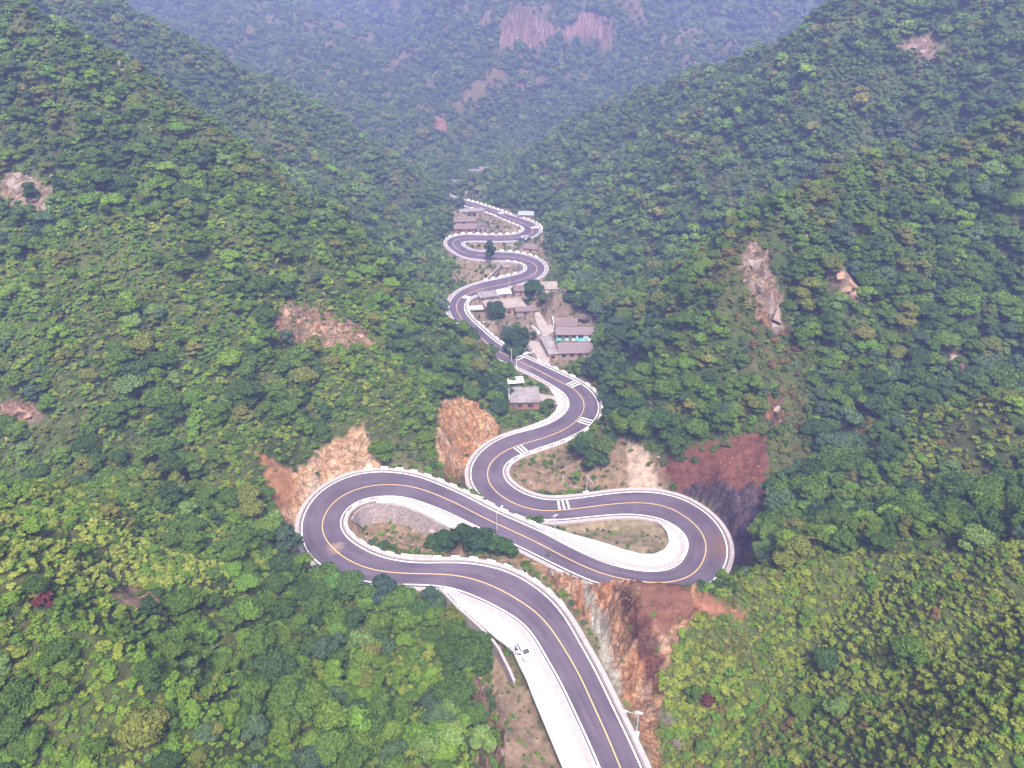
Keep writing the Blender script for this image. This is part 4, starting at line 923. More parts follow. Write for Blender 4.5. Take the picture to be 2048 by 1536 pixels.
def edge_wall(sd, a, b, off, drop, label, mat='masonry', coping=None, name='retaining_wall'):
    k0, k1 = sorted((kpix(*a), kpix(*b))); P = edge_pts(sd, off, k0, k1+1, .1)
    o = RN[k0:k1+1]*(1 if sd == 'L' else -1); u = np.linspace(0, 1, len(P)); dr = drop*np.clip(np.minimum(u, 1-u)*6, .25, 1)
    return wall_along(name, P, dr, .35, o, M[mat], label, coping)
# outer line of the verge slab inside the first hairpin carries the stone wall with its culvert
def poly_wall(pix, drop, label, mat='masonry', coping=None, flip=False, name='retaining_wall'):
    W = poly_world(pix); s = cum(W); u = np.linspace(0, s[-1], max(4, int(s[-1]))); P = np.stack([np.interp(u, s, W[:, i]) for i in range(3)], -1)
    T = np.gradient(P[:, :2], axis=0); T /= np.linalg.norm(T, axis=1)[:, None]; N_ = np.stack([-T[:, 1], T[:, 0]], -1)*(-1 if flip else 1)
    P[:, 2] += .03; q = np.linspace(0, 1, len(P)); dr = drop*np.clip(np.minimum(q, 1-q)*7+.1, .2, 1)
    return wall_along(name, P, dr, .3, N_, M[mat], label, coping), P, N_
W1, P1, N1 = poly_wall(zm(500,850,3.413,[(690,640),(720,590),(790,545),(860,534),(980,538),(1080,566),(1200,616),(1290,666),(1370,700)]), 5.2, 'rubble stone retaining wall with culvert inside the first hairpin', flip=True)
def culvert(pos, direc, w, h, label, parent=None):
    """square concrete culvert mouth with a dark throat; direc points out of the mouth"""
    a = math.atan2(direc[1], direc[0])-math.pi/2; r = empty('culvert_mouth', pos, a)
    f = MB(); f.box(-w/2-.35, -w/2, -.25, .9, 0, h); f.box(w/2, w/2+.35, -.25, .9, 0, h); f.box(-w/2-.35, w/2+.35, -.25, .9, h, h+.4); f.build('frame', M['old_concrete'], r)
    t = MB(); t.box(-w/2, w/2, -1.0, .35, 0, h); t.build('throat_shade', M['dark'], r)  # solid near-black block stands in for the shade inside the culvert
    tag(r, label, 'culvert'); return r
i = int(len(P1)*.86); culvert((P1[i, 0]+N1[i, 0]*.9, P1[i, 1]+N1[i, 1]*.9, P1[i, 2]-4.9), N1[i], 2.6, 2.3, 'dark square culvert mouth at the foot of the stone wall')
edge_wall('R', (860,1147), (790,1138), 1.3, 4.5, 'short concrete culvert headwall on the inner edge of lower road', 'old_concrete', .25)
# lay-by: low parapet wall along the stream
W2, P2, N2 = poly_wall(zm(850,1100,3.413,[(105,262),(225,392),(360,512),(455,605),(510,680),(555,770),(590,840),(615,900)]), 4.2, 'long pinkish retaining wall between the lay-by and the stream', 'old_concrete', .45, flip=True)
# village lane wall
poly_wall(zm(880,540,5.689,[(985,850),(1040,930),(1085,985),(1105,1008),(1080,1040)]), 2.4, 'dark stone wall along the village lane', flip=True)
# far culvert bends
W3, P3, N3 = poly_wall(zm(850,350,6.143,[(930,1075),(1050,1080),(1140,1095),(1200,1130),(1215,1160)]), 4.6, 'grey retaining wall over the lower far culvert', 'old_concrete', flip=True)
culvert((P3[2, 0]+N3[2, 0]*.7, P3[2, 1]+N3[2, 1]*.7, P3[2, 2]-3.9), N3[2], 3.6, 2.2, 'wide dark culvert mouth at the lower far bend')
W4, P4, N4 = poly_wall(zm(850,350,6.143,[(1015,830),(1060,832),(1115,832)]), 4.0, 'grey wall over the culvert beside the blue car', 'old_concrete', flip=True)
culvert((P4[len(P4)//2, 0]+N4[1, 0]*.7, P4[len(P4)//2, 1]+N4[1, 1]*.7, P4[len(P4)//2, 2]-3.4), N4[1], 3.4, 2.0, 'dark culvert mouth below the parked blue car')
W5, P5, N5 = poly_wall(zm(850,350,6.143,[(940,535),(1010,560),(1090,590),(1160,625),(1190,660)]), 4.2, 'mossy stone wall below the last far bend', flip=True)
culvert((P5[1, 0]+N5[1, 0]*.9, P5[1, 1]+N5[1, 1]*.9, P5[1, 2]-4.4), N5[1], 3.0, 2.2, 'dark slanting culvert mouth near the last far bend')
poly_wall(zm(850,350,6.143,[(915,1120),(840,1195),(760,1270),(730,1300)]), 2.2, 'slanting channel wall running down from the lower far culvert', 'old_concrete', .3)
# gully behind the first hairpin
edge_wall('L', (955,965), (985,1000), 1.2, 3.5, 'low concrete wall where the gully passes under the third bend', 'old_concrete')
# farm bridge
BW = at_z(np.array([935, 966, 968, 935.]), np.array([612, 610, 617.5, 619.]), float(ROAD[kpix(922, 605), 2])+.03)
b_ = slab('farm_bridge', BW, M['concrete'], .5, .06); tag(b_, 'short flat concrete footbridge from the road to the flat-roofed house', 'bridge')
# ------------------------------------------------------------------ houses
def roof_gable(b, w, d, h, rise, o=.45, th=.16):
    """ridge along the front; returns nothing, fills b"""
    for s in (0, 1):
        y0, y1 = (-o, d/2) if s == 0 else (d+o, d/2); z0, z1 = h-rise*o/(d/2), h+rise
        v = [(-o, y0, z0), (w+o, y0, z0), (w+o, y1, z1), (-o, y1, z1)]; v += [(x, y, z+th) for x, y, z in v]
        f = [(0,1,2,3)[::-1], (4,5,6,7), (0,1,5,4), (1,2,6,5), (3,0,4,7)] if s == 0 else [(0,1,2,3), (4,5,6,7)[::-1], (0,4,5,1), (1,5,6,2), (3,7,4,0)]
        b.add(v, f)
def house(key, label, wall, roofm, wins=(), doors=(), name='house', parapet=0.0, dado=None, gable_wall=None, tiles=True, chimney=None, frame='wood'):
    H = HOUSE[key]; w, d, h, rise = H['wd'], H['dep'], H['h'], H['rise']
    r = empty(name, (H['o'][0], H['o'][1], H['z']), H['ang']); tag(r, label, 'house', None)
    b = MB(); b.box(0, w, 0, d, -1.2, h)
    if H['roof'] == 'gable':
        for x in (0, w-.25): b.add([(x,0,h),(x,d,h),(x,d/2,h+rise),(x+.25,0,h),(x+.25,d,h),(x+.25,d/2,h+rise)], [(0,2,1),(3,4,5),(0,3,5,2),(1,2,5,4)])
    if H['roof'] == 'gable_x':
        b.add([(0,0,h),(w,0,h),(w/2,0,h+rise),(0,.25,h),(w,.25,h),(w/2,.25,h+rise)], [(0,1,2),(3,5,4),(0,2,5,3),(1,4,5,2)])
    b.build('wall', M[wall], r)
    rb = MB()
    if H['roof'] == 'gable':
        roof_gable(rb, w, d, h, rise); ro = rb.build('roof', M[roofm], r)
        MB().tube([(-.5, d/2, h+rise+.16), (w+.5, d/2, h+rise+.16)], .13, 6).build('ridge_cap', M['old_concrete'], ro)
        if tiles:   # raised courses of roof tile running down the front slope
            n = int(w/.42); L_ = MB(); sl = rise/(d/2)
            for i in range(n+1):
                x = -.4+(w+.8)*i/n; L_.tube([(x, -.43, h-sl*.43+.19), (x, d/2-.05, h+rise+.14)], .055, 4)
            L_.build('tile_ribs', M[roofm], ro)
    elif H['roof'] == 'gable_x':
        o = .35; th = .15
        for s in (-1, 1):
            x0 = w/2; x1 = w/2+s*(w/2+o); z1 = h-rise*o/(w/2)
            v = [(x0,-o,h+rise),(x1,-o,z1),(x1,d+o,z1),(x0,d+o,h+rise)]; v += [(x, y, z+th) for x, y, z in v]
            f = [(0,1,2,3),(4,7,6,5),(0,4,5,1),(1,5,6,2),(2,6,7,3)]; rb.add(v, f if s < 0 else [q[::-1] for q in f])
        rb.build('roof', M[roofm], r)
    else:
        rb.box(-.3, w+.3, -.45, d+.3, h, h+.2); ro = rb.build('roof', M[roofm], r)
        if parapet:
            p = MB(); p.box(-.28, w+.28, d+.05, d+.28, h+.2, h+.2+parapet); p.box(-.28, -.05, -.4, d+.05, h+.2, h+.2+parapet); p.box(w+.05, w+.28, -.4, d+.05, h+.2, h+.2+parapet); p.build('parapet', M[roofm], ro)
    if dado:
        for x0, x1, z0, z1, mm in dado: MB().box(x0*w, x1*w, -.035, .02, z0, z1).build('painted_panel', M[mm], r)
    for x0, x1, z0, z1 in wins:
        X0, X1 = x0*w, x1*w
        g = MB().box(X0, X1, -.05, .06, z0, z1).build('window', M['glass'], r)
        f = MB(); t = .09; f.box(X0-t, X0, -.10, .05, z0-t, z1+t); f.box(X1, X1+t, -.10, .05, z0-t, z1+t); f.box(X0, X1, -.10, .05, z1, z1+t); f.box(X0, X1, -.13, .05, z0-t, z0); f.box((X0+X1)/2-.03, (X0+X1)/2+.03, -.08, .03, z0, z1)
        f.build('frame', M[frame], g)
    for x0, x1, z1 in doors:
        g = MB().box(x0*w, x1*w, -.06, .05, 0, z1).build('door', M['wood'], r)
        f = MB(); f.box(x0*w-.1, x0*w, -.1, .04, 0, z1+.1); f.box(x1*w, x1*w+.1, -.1, .04, 0, z1+.1); f.box(x0*w, x1*w, -.1, .04, z1, z1+.1); f.build('frame', M[frame], g)
    if chimney: MB().box(chimney[0]*w-.25, chimney[0]*w+.25, chimney[1]*d-.25, chimney[1]*d+.25, h-.2, h+rise+.9).build('chimney', M['red_brick'], r)
    return r
M['grey_tile'] = simple('grey_tile', (.165, .130, .135), .9, .22, 1.6, .3, 6)
M['brown_tile'] = simple('brown_tile', (.150, .110, .108), .9, .22, 1.6, .3, 6)
M['pale_roof'] = simple('pale_roof', (.27, .215, .19), .95, .25, .55, .3, 5, col2=(.35, .29, .26))
M['tan_wall'] = simple('tan_wall', (.27, .205, .175), .95, .22, 1.1, .3, 6)
M['worn_roof'] = simple('worn_roof', (.20, .17, .17), .95, .35, .5, .3, 5, col2=(.31, .28, .28))
house('farm', 'small flat-roofed brick house beside the concrete ramp', 'red_brick', 'worn_roof', wins=((.28,.42,.9,1.75),(.62,.8,.9,1.75)), doors=((.08,.18,1.9),), parapet=.25)
house('lower', 'tan house with grey tiled roof and three dark windows below the turquoise one', 'tan_wall', 'grey_tile', wins=((.08,.18,.95,1.85),(.31,.41,.95,1.85),(.53,.63,.95,1.85),(.76,.86,.95,1.85)), tiles=True)
house('annex', 'long narrow flat-roofed annex beside the village lane', 'mud_wall', 'worn_roof', wins=((.25,.6,.9,1.7),), parapet=.3)
house('school', 'white house with turquoise painted base and five dark windows', 'plaster', 'grey_tile',
      wins=((.02,.13,1.15,2.15),(.20,.30,1.15,2.15),(.38,.48,1.15,2.15),(.54,.66,1.15,2.15),(.80,.91,1.15,2.15)), doors=((.145,.185,2.1),(.32,.36,2.1)),
      dado=((.0,.14,.02,1.05,'turquoise'),(.19,.245,.02,1.05,'turquoise'),(.29,.315,.3,1.05,'turquoise'),(.365,.40,.02,1.05,'turquoise'),(.46,.66,.02,1.05,'turquoise'),(.68,.78,.02,1.05,'turquoise'),(.86,.985,.02,1.05,'turquoise')))
house('back', 'short grey-roofed house behind the turquoise-based one', 'tan_wall', 'brown_tile', wins=((.3,.45,1,1.9),(.6,.75,1,1.9)), chimney=(.85,.6))
house('mudA', 'mud-walled house with a pale flat roof at the hill foot', 'mud_wall', 'pale_roof', wins=((.15,.3,.9,1.7),(.65,.8,.9,1.7)), doors=((.42,.52,1.9),), parapet=.12)
house('mudB', 'pale flat-roofed house behind the mud-walled one', 'mud_wall', 'pale_roof', wins=((.3,.45,1,1.8),(.6,.75,1,1.8)))
house('terrace', 'wide house with a pale flat roof terrace beside the footbridge', 'mud_wall', 'pale_roof', wins=((.12,.22,1,2.0),(.52,.6,1.0,2.0),(.85,.94,1.0,2.0)), doors=((.3,.37,2.1),(.68,.75,2.1)), parapet=.1)
house('wing', 'small brown-roofed outbuilding in front of the roof terrace', 'tan_wall', 'brown_tile', wins=((.4,.6,.9,1.6),))
house('shedW', 'shed roofed with white corrugated sheets next to the road', 'tan_wall', 'sheet_metal', doors=((.4,.6,1.9),))
house('shedL', 'low grey flat-roofed shed against the road wall', 'old_concrete', 'worn_roof', wins=((.6,.75,1,1.7),), doors=((.1,.22,1.9),))
house('brown', 'brown tiled house behind the roof terrace', 'tan_wall', 'brown_tile', wins=((.55,.68,.9,1.7),), doors=((.3,.4,1.9),))
house('redF', 'far house with a dark red front wall facing the road', 'red_brick', 'brown_tile', wins=((.2,.32,.8,1.6),(.66,.78,.8,1.6)), tiles=False)
house('redB', 'far tan house behind the red-walled one', 'tan_wall', 'brown_tile', wins=((.3,.45,1,1.8),), tiles=False)
house('gableF', 'far small grey house with its gable end to the road', 'old_concrete', 'brown_tile', wins=((.2,.42,.8,1.7),), doors=((.62,.8,1.9),), tiles=False)
house('tall', 'far tall tan house with two large dark windows', 'tan_wall', 'worn_roof', wins=((.30,.46,1.0,2.8),(.52,.66,1.0,2.8)), doors=((.8,.88,2.1),))
house('blueR', 'far brick house with a blue sheet roof across the road', 'red_brick', 'blue_sheet', wins=((.3,.5,.9,1.7),), tiles=False)
house('hut', 'small brown hut on the outer side of the far bend', 'mud_wall', 'brown_tile', doors=((.4,.6,1.6),), tiles=False, name='hut')
house('farA', 'distant house with a brown roof at the valley head', 'tan_wall', 'brown_tile', wins=((.3,.45,1,1.8),), tiles=False)
house('farB', 'distant flat-roofed house above the earth track', 'tan_wall', 'grey_tile', wins=((.3,.5,1,1.8),))
house('farC', 'distant brown-roofed house beside the flat-roofed one', 'tan_wall', 'brown_tile', wins=((.3,.5,1,1.8),), tiles=False)
def yard_wall(pix, h, label, mat='tan_wall'):
    W = np.array([on_ground(*p) for p in pix]); b = MB()
    for p, q in zip(W[:-1], W[1:]):
        d = (q-p)[:2]; d = d/np.linalg.norm(d); n = np.array([-d[1], d[0]])*.16
        v = [(*(p[:2]-n), p[2]-.5), (*(q[:2]-n), q[2]-.5), (*(q[:2]+n), q[2]-.5), (*(p[:2]+n), p[2]-.5)]; v += [(x, y, (p[2] if i in (0, 3) else q[2])+h) for i, (x, y, z) in enumerate(v)]
        b.add(v, [(0,3,2,1),(4,5,6,7),(0,1,5,4),(1,2,6,5),(2,3,7,6),(3,0,4,7)])
    tag(b.build('yard_wall', M[mat], None), label, 'wall')
yard_wall([(1158,655),(1180,654),(1182,638),(1150,634)], 1.3, 'broken yard wall right of the short grey-roofed house')
yard_wall([(1105,640),(1108,655)], 1.6, 'pale stub of wall at the end of the village lane', 'plaster')
yard_wall([(1091,620),(1118,622)], 1.0, 'rubble wall below the mud-walled house', 'red_brick')
yard_wall([(1064,655),(1080,668),(1066,668)], .8, 'low white wall at the top of the village lane', 'plaster')
# tin shelter behind the farm house
p = on_ground(1031, 772); sh = empty('tin_shelter', p, .15)
for x, y in ((-2, -1), (2, -1), (-2, 1), (2, 1)): MB().tube([(x, y, -.4), (x, y, 1.9)], .06, 5).build('post', M['wood'], sh)
rb = MB(); rb.add([(-2.5,-1.5,1.8),(2.5,-1.5,1.8),(2.5,1.5,2.3),(-2.5,1.5,2.3),(-2.5,-1.5,1.87),(2.5,-1.5,1.87),(2.5,1.5,2.37),(-2.5,1.5,2.37)], [(0,3,2,1),(4,5,6,7),(0,1,5,4),(1,2,6,5),(2,3,7,6),(3,0,4,7)]); rb.build('roof', M['sheet_metal'], sh)
tag(sh, 'open shelter with a white tin roof behind the brick house', 'shelter')
# ------------------------------------------------------------------ trees and bushes that stand out
def plant_at(px, py, s, pal, kind, label, shrub=False, group=None, stretch=1.0, name=None):
    p = on_ground(px, py); t = [c*1.25*random.uniform(.9, 1.1) for c in random.choice(PAL[pal])]
    o = (shrub_obj if shrub else tree_obj)((p[0], p[1], p[2]-.1), s, kind % (len(SHRUBS) if shrub else len(TREES)), t, random.random()*6.28, label, group, **({'name': name} if name else {}))
    o.scale.z *= stretch; return o
plant_at(981, 527, 1.75, 'dark', 2, 'tall narrow dark tree standing alone between the far road bends', stretch=1.45)
for i, (px, py, s) in enumerate([(868,1098,1.0),(892,1100,1.25),(925,1100,1.5),(962,1104,1.45),(995,1108,1.35),(1016,1112,1.0)]):
    plant_at(px, py, s, 'dark', i, 'dark green tree in the clump growing inside the first hairpin', group='tree clump inside the first hairpin')
for i, (px, py, s, pal) in enumerate([(1030,700,1.9,'dark'),(1018,688,1.5,'blue'),(1046,692,1.7,'dark'),(1035,712,1.2,'dark'),(1012,672,1.3,'blue')]):
    plant_at(px, py, s, pal, i, 'large dark tree in the clump between the road and the village lane', group='tree clump above the village lane')
plant_at(991, 634, 1.5, 'dark', 3, 'spreading dark tree in front of the flat roof terrace', stretch=1.2)
plant_at(983, 640, 1.0, 'dark', 4, 'smaller dark tree beside the footbridge house wall')
plant_at(1066, 603, 1.7, 'dark', 1, 'round dark tree between the brown tiled house and the mud-walled house', stretch=1.15)
plant_at(1084, 612, 1.1, 'mid', 5, 'mid green tree at the corner of the mud-walled house')
for i, (px, py, s, pal) in enumerate([(1186,750,1.6,'blue'),(1200,748,1.7,'dark'),(1215,752,1.8,'mid'),(1206,738,1.6,'dark'),(1224,700,1.7,'dark'),(1228,672,1.5,'blue'),(1222,720,1.8,'mid'),(1235,700,1.9,'dark'),(1215,770,1.6,'mid'),(1150,610,1.5,'dark'),(1160,590,1.6,'mid'),(1235,780,1.6,'mid'),(1250,760,1.7,'dark'),(1170,620,1.5,'dark'),(1205,800,1.3,'mid'),(1222,825,1.4,'dark'),(1240,850,1.6,'mid'),(1262,845,1.7,'dark'),(1290,862,1.7,'mid'),(1320,868,1.7,'dark')]):
    plant_at(px, py, s, pal, i, f'{LOOK[pal]} tree at the hill foot right of the village houses', group=f'{LOOK[pal]} trees at the hill foot by the village')
for i, (px, py, s) in enumerate([(1190,940,1.55),(1205,915,1.45),(1165,918,1.2),(1175,895,1.2),(1215,895,1.3),(1148,905,.9)]):
    plant_at(px, py, s, 'mid' if i % 2 else 'dark', i, 'bushy tree on the bank inside the third bend', group='tree clump on the bank inside the third bend')
plant_at(1152, 965, .9, 'light', 4, 'low bright green bush below the trees inside the third bend', name='bush')
for i, (px, py, s) in enumerate([(985,812,1.5),(1000,828,1.3),(965,790,1.5),(1006,800,1.2),(945,770,1.4),(990,780,1.3)]):
    plant_at(px, py, s, 'dark', i, 'dark tree crowding the left side of the brick house', group='trees left of the brick house')
for i, (px, py, s, pal) in enumerate([(768,1200,1.45,'blue'),(700,1192,1.35,'mid'),(862,1212,1.1,'blue'),(645,1176,1.35,'mid'),(735,1203,1.3,'mid'),(815,1212,.95,'light'),(600,1150,1.1,'dark'),(840,1240,1.0,'mid'),(672,1188,1.3,'light'),(790,1212,1.15,'mid')]):
    plant_at(px, py, s, pal, i, f'{LOOK[pal]} tree at the wood edge below the first hairpin', group=f'{LOOK[pal]} trees at the wood edge below the first hairpin')
plant_at(1018, 1302, .95, 'light', 2, 'small green bush on the lay-by edge next to the white car', True)
plant_at(1095, 1112, .8, 'mid', 1, 'single green bush on the rocky crest between the two roads', True)
def bare_shrub(px, py, h, label, tint=(.22, .17, .15)):
    p = on_ground(px, py); r = empty('bare_shrub', p, random.random()*6); m = simple('dry_twigs', tint, .95, .2, 3); tr = MB(); tw = MB()
    for i in range(9):
        a = i*.7+random.random()*.4; e = Vector((math.cos(a)*h*.42*random.uniform(.5, 1), math.sin(a)*h*.42*random.uniform(.5, 1), h*random.uniform(.7, 1))); tr.tube([(0, 0, -.3), e*.5+Vector((0, 0, h*.06)), e], [.05, .035, .015], 5)
        for j in range(9):
            b0 = e*random.uniform(.4, .95); q = b0+Vector((random.uniform(-1, 1), random.uniform(-1, 1), random.uniform(.1, 1)))*h*.24; tw.tube([b0, q], [.018, .008], 3)
            for k_ in range(3): tw.tube([q, q+Vector((random.uniform(-1, 1), random.uniform(-1, 1), random.uniform(-.1, .8)))*h*.12], [.012, .006], 3)
    tr.build('stem', m, r); tw.build('twigs', m, r); tag(r, label, 'shrub'); return r
bare_shrub(1330, 1455, 3.4, 'bare grey shrub at the foot of the bushy spur')
bare_shrub(1545, 1075, 4.0, 'dry brownish bare shrub beside the dark rock cutting', (.24, .15, .12))
bare_shrub(1352, 1500, 2.6, 'smaller bare grey shrub on the reddish bank')
for px, py, s, lb in ((1420,1408,1.5,'dark red shrub low on the bushy spur'),(310,765,1.4,'dark red shrub on the left slope among green bushes'),(1625,1095,1.3,'reddish shrub in the ravine right of the dark cutting'),(95,1205,1.6,'purple-brown shrub beside the left scree patch')):
    plant_at(px, py, s, 'red', 0, lb, True)
for i in range(16):
    u = i/15; px, py = (1335+u*185+random.uniform(-8, 8), 925-u*45+random.uniform(-10, 14)) if i < 11 else (1528+random.uniform(-8, 8), 900+(i-10)*40+random.uniform(-10, 10))
    plant_at(px, py, random.uniform(.7, 1.2), random.choice(['mid', 'olive', 'light']), i, 'green bush hanging over the rim of the red cutting', True, 'bushes on the rim of the red cutting')
# ------------------------------------------------------------------ boulders and outcrops
def rock_mesh(seed, ax=(1, 1, .8), chips=10):
    rs = np.random.default_rng(seed); bm = bmesh.new()
    d = rs.normal(size=(chips, 3)); d /= np.linalg.norm(d, axis=1)[:, None]; d *= (.72+.28*rs.random(chips))[:, None]; d = d*np.array(ax)
    for p in d: bm.verts.new(p)
    bmesh.ops.convex_hull(bm, input=bm.verts[:]); bmesh.ops.delete(bm, geom=[v for v in bm.verts if not v.link_faces], context='VERTS')
    bmesh.ops.bevel(bm, geom=bm.edges[:], offset=.025, segments=1, affect='EDGES'); bmesh.ops.recalc_face_normals(bm, faces=bm.faces[:])
    me = bpy.data.meshes.new('boulder'); bm.to_mesh(me); bm.free(); return me
M['pale_rock'] = simple('pale_rock', (.215, .165, .14), .95, .3, .8, .5, 3); M['orange_rock'] = simple('orange_rock', (.25, .155, .105), .95, .3, .8, .5, 3); M['white_rock'] = simple('white_rock', (.27, .22, .20), .95, .22, .9, .4, 3)
RK = [rock_mesh(900+i, ax) for i, ax in enumerate([(1,.8,.7),(1.2,.7,.6),(.9,.9,.85),(1.3,.9,.5),(1,.6,1.0)])]
RKM = {}
def rock(px, py, s, mat, label, name='boulder', group=None, sink=.35, cat='rock', sc=None, tilt=.5):
    p = on_ground(px, py) if not hasattr(px, '__len__') else px; i = random.randrange(len(RK)); key = (i, mat)
    if key not in RKM: RKM[key] = RK[i].copy(); RKM[key].materials.append(M[mat])
    o = bpy.data.objects.new(name, RKM[key]); COL.objects.link(o); k = sc or (1, 1, 1); o.scale = (s*k[0], s*k[1], s*k[2]); o.rotation_euler = (random.uniform(-tilt, tilt), random.uniform(-tilt, tilt), random.random()*6.28)
    o.location = (p[0], p[1], p[2]+s*(.45-sink)); tag(o, label, cat, group); return o
def rocks(lst, mat, label, group, **kw):
    for px, py, s in lst: rock(px, py, s/2, mat, label, group=group, **kw)
rocks([(960,1358,1.5),(973,1368,1.1),(990,1398,1.2),(1000,1392,.9),(985,1412,1.0),(1006,1505,1.8),(996,1428,.8),(1000,1410,.7),(978,1352,.9),(965,1375,.8),(1010,1440,.7),(1016,1488,1.0),(952,1385,.9)], 'pale_rock', 'pale boulder in the dry stream bed below the lay-by', 'boulders in the stream bed by the lay-by')
rocks([(720+random.random()*130, 1030+random.random()*75, random.uniform(.45, 1.0)) for _ in range(26)], 'white_rock', 'pale loose stone in the gully inside the first hairpin', 'stones inside the first hairpin')
rocks([(1060+random.random()*90, 935+random.random()*40, random.uniform(.4, .95)) for _ in range(24)], 'white_rock', 'pale loose stone on the bank inside the third bend', 'stones inside the third bend')
rocks([(1110+random.random()*200, 1045+random.random()*40, random.uniform(.25, .5)) for _ in range(14)], 'white_rock', 'small stone scattered on the grass island of the second hairpin', 'stones on the second hairpin island')
rocks([(1105,1146,2.6),(1085,1140,1.6),(1070,1128,1.3),(1125,1150,1.5)], 'pale_rock', 'large pale boulder on the crest above the near cutting', 'boulders above the near cutting')
rocks([(1020+random.random()*60, 818+random.random()*18, random.uniform(.4, .9)) for _ in range(16)], 'pale_rock', 'rubble stone heaped below the brick house', 'rubble below the brick house')
rocks([(1262,900,1.3),(1316,915,1.2),(1318,905,1.0),(1290,880,1.4)], 'white_rock', 'pale boulder beside the pale track below the red cutting', 'boulders beside the pale track')
rocks([(1165+random.random()*35, 742+random.random()*14, random.uniform(.6, 1.3)) for _ in range(7)], 'pale_rock', 'pale boulder in the stream below the village', 'boulders in the stream below the village')
rocks([(1350+random.random()*170, 915+random.random()*60, random.uniform(.3, .7)) for _ in range(22)], 'orange_rock', 'small rusty stone lying on the red earth cutting', 'stones on the red cutting')
rocks([(1230+random.random()*150, 1175+random.random()*60, random.uniform(.3, .7)) for _ in range(14)], 'orange_rock', 'small rusty stone on the red earth above the near cutting', 'stones on the near red earth')
rocks([(1190+u*110+random.uniform(-14, 14), 1190+u*260+random.uniform(-10, 10), random.uniform(.5, 1.3)) for u in np.linspace(0, 1, 18)], 'orange_rock', 'orange block on the face of the near rock cutting', 'blocks on the near cutting')
def outcrop(lst, mat, label, group):
    for px, py, s in lst: rock(px, py, s/2, mat, label, 'rock_outcrop', group, .62, 'rock', (1.3, 1.0, random.uniform(.9, 1.5)), .3)
outcrop([(20,362,5.5),(48,372,5.5),(75,388,6.0),(100,405,4.5),(92,420,3.5),(60,352,3.0),(105,352,2.2),(38,352,3)], 'pale_rock', 'smooth pale rock slab breaking out of the left mountainside', 'pale slabs on the left mountainside')
outcrop([(568,625,4.5),(555,640,3.5),(600,640,3.5),(648,655,4.2),(668,650,4.5),(688,648,4.2),(720,672,3.2),(740,690,3.5),(755,682,3),(610,685,2.6),(645,590,2.4),(625,665,3.0)], 'orange_rock', 'jointed orange rock block on the rib above the first hairpin', 'rock blocks on the left rib')
outcrop([(8,815,3.6),(38,822,3.2),(55,828,3.2),(70,822,2.4),(15,872,2.0)], 'orange_rock', 'reddish rock block low on the left slope', 'reddish blocks low on the left slope')
outcrop([(238,128,3.4),(246,140,2.6),(271,150,2.6),(528,322,3.0),(540,345,2.2),(372,742,1.6),(435,755,1.8),(405,665,1.5)], 'pale_rock', 'lone pale rock on the crest of the left mountain', 'lone rocks on the left mountain')
outcrop([(1510,522,5),(1518,572,4.5),(1538,605,6),(1552,632,5.5),(1545,650,4.2),(1492,560,3.0)], 'pale_rock', 'pale jagged rock on the ridge above the red cutting', 'jagged rocks on the right ridge')
outcrop([(1680,548,4.2),(1700,562,4.6),(1712,580,4.2),(1690,575,3.6),(1610,470,3.0),(1598,462,2.4)], 'orange_rock', 'brownish rock face among trees on the right mountainside', 'brownish rock faces on the right')
outcrop([(1830,95,4.5),(1850,100,4.5),(1840,120,4.0),(1920,108,3.5)], 'pale_rock', 'pale crag high on the right mountainside', 'crags high on the right')
outcrop([(1905,715,4.0),(1925,735,4.0),(1890,700,3.2),(1838,665,3.2),(1855,668,2.6),(1945,745,3)], 'pale_rock', 'grey crag beside the upper right ravine', 'crags beside the right ravine')
outcrop([(1735,938,3.0),(1728,955,2.6),(1552,815,3.2)], 'pale_rock', 'small crag above the side ravine', 'crags above the side ravine')
outcrop([(1535,28,13),(1528,45,10),(1545,40,9)], 'white_rock', 'pale rock pinnacle on the far skyline shoulder', 'far pinnacle rocks')
# ------------------------------------------------------------------ lamps, poles, signs
def lamp(px, py, label, h=6.5, head=0.0, base=True, solar=True):
    p = on_ground(px, py); r = empty('street_lamp', p, head)
    if base: MB().box(-.45, .45, -.45, .45, -.3, .35).build('base', M['plaster'], r)
    MB().tube([(0, 0, .2), (0, 0, h)], [.10, .06], 8).build('pole', M['steel'], r)
    MB().tube([(0, 0, h-.5), (.9, 0, h-.1), (1.9, 0, h)], [.05, .045, .04], 6).build('arm', M['steel'], r)
    b = MB(); b.box(1.75, 2.55, -.16, .16, h-.06, h+.07, 0, .8); b.build('lamp_head', M['plaster'], r)
    if solar:
        s = MB(); s.add([(-.55,-.4,h+.05),(.55,-.4,h+.05),(.55,.4,h+.5),(-.55,.4,h+.5),(-.55,-.4,h+.10),(.55,-.4,h+.10),(.55,.4,h+.55),(-.55,.4,h+.55)], [(0,3,2,1),(4,5,6,7),(0,1,5,4),(1,2,6,5),(2,3,7,6),(3,0,4,7)]); s.build('solar_panel', M['sheet_metal'], r)
    tag(r, label, 'street lamp'); return r
lamp(1272, 1470, 'street lamp on a pale plinth beside the near rock cutting', 5.2, math.radians(165))
lamp(1109, 1072, 'slim street lamp on the slab inside the second hairpin', 5.6, math.radians(215), False)
lamp(994, 1070, 'street lamp rising above the tree clump in the first hairpin', 6.5, math.radians(60), False, False)
lamp(980, 668, 'slim street lamp above the village gully', 5.0, math.radians(195), False)
lamp(1018, 590, 'white street lamp beside the corrugated shed', 8.5, math.radians(180), False)
lamp(960, 406, 'tall street lamp on the highest far stretch of road', 8.0, math.radians(180), False)
lamp(992, 478, 'thin street lamp next to the lone far tree', 7.0, math.radians(180), False, False)
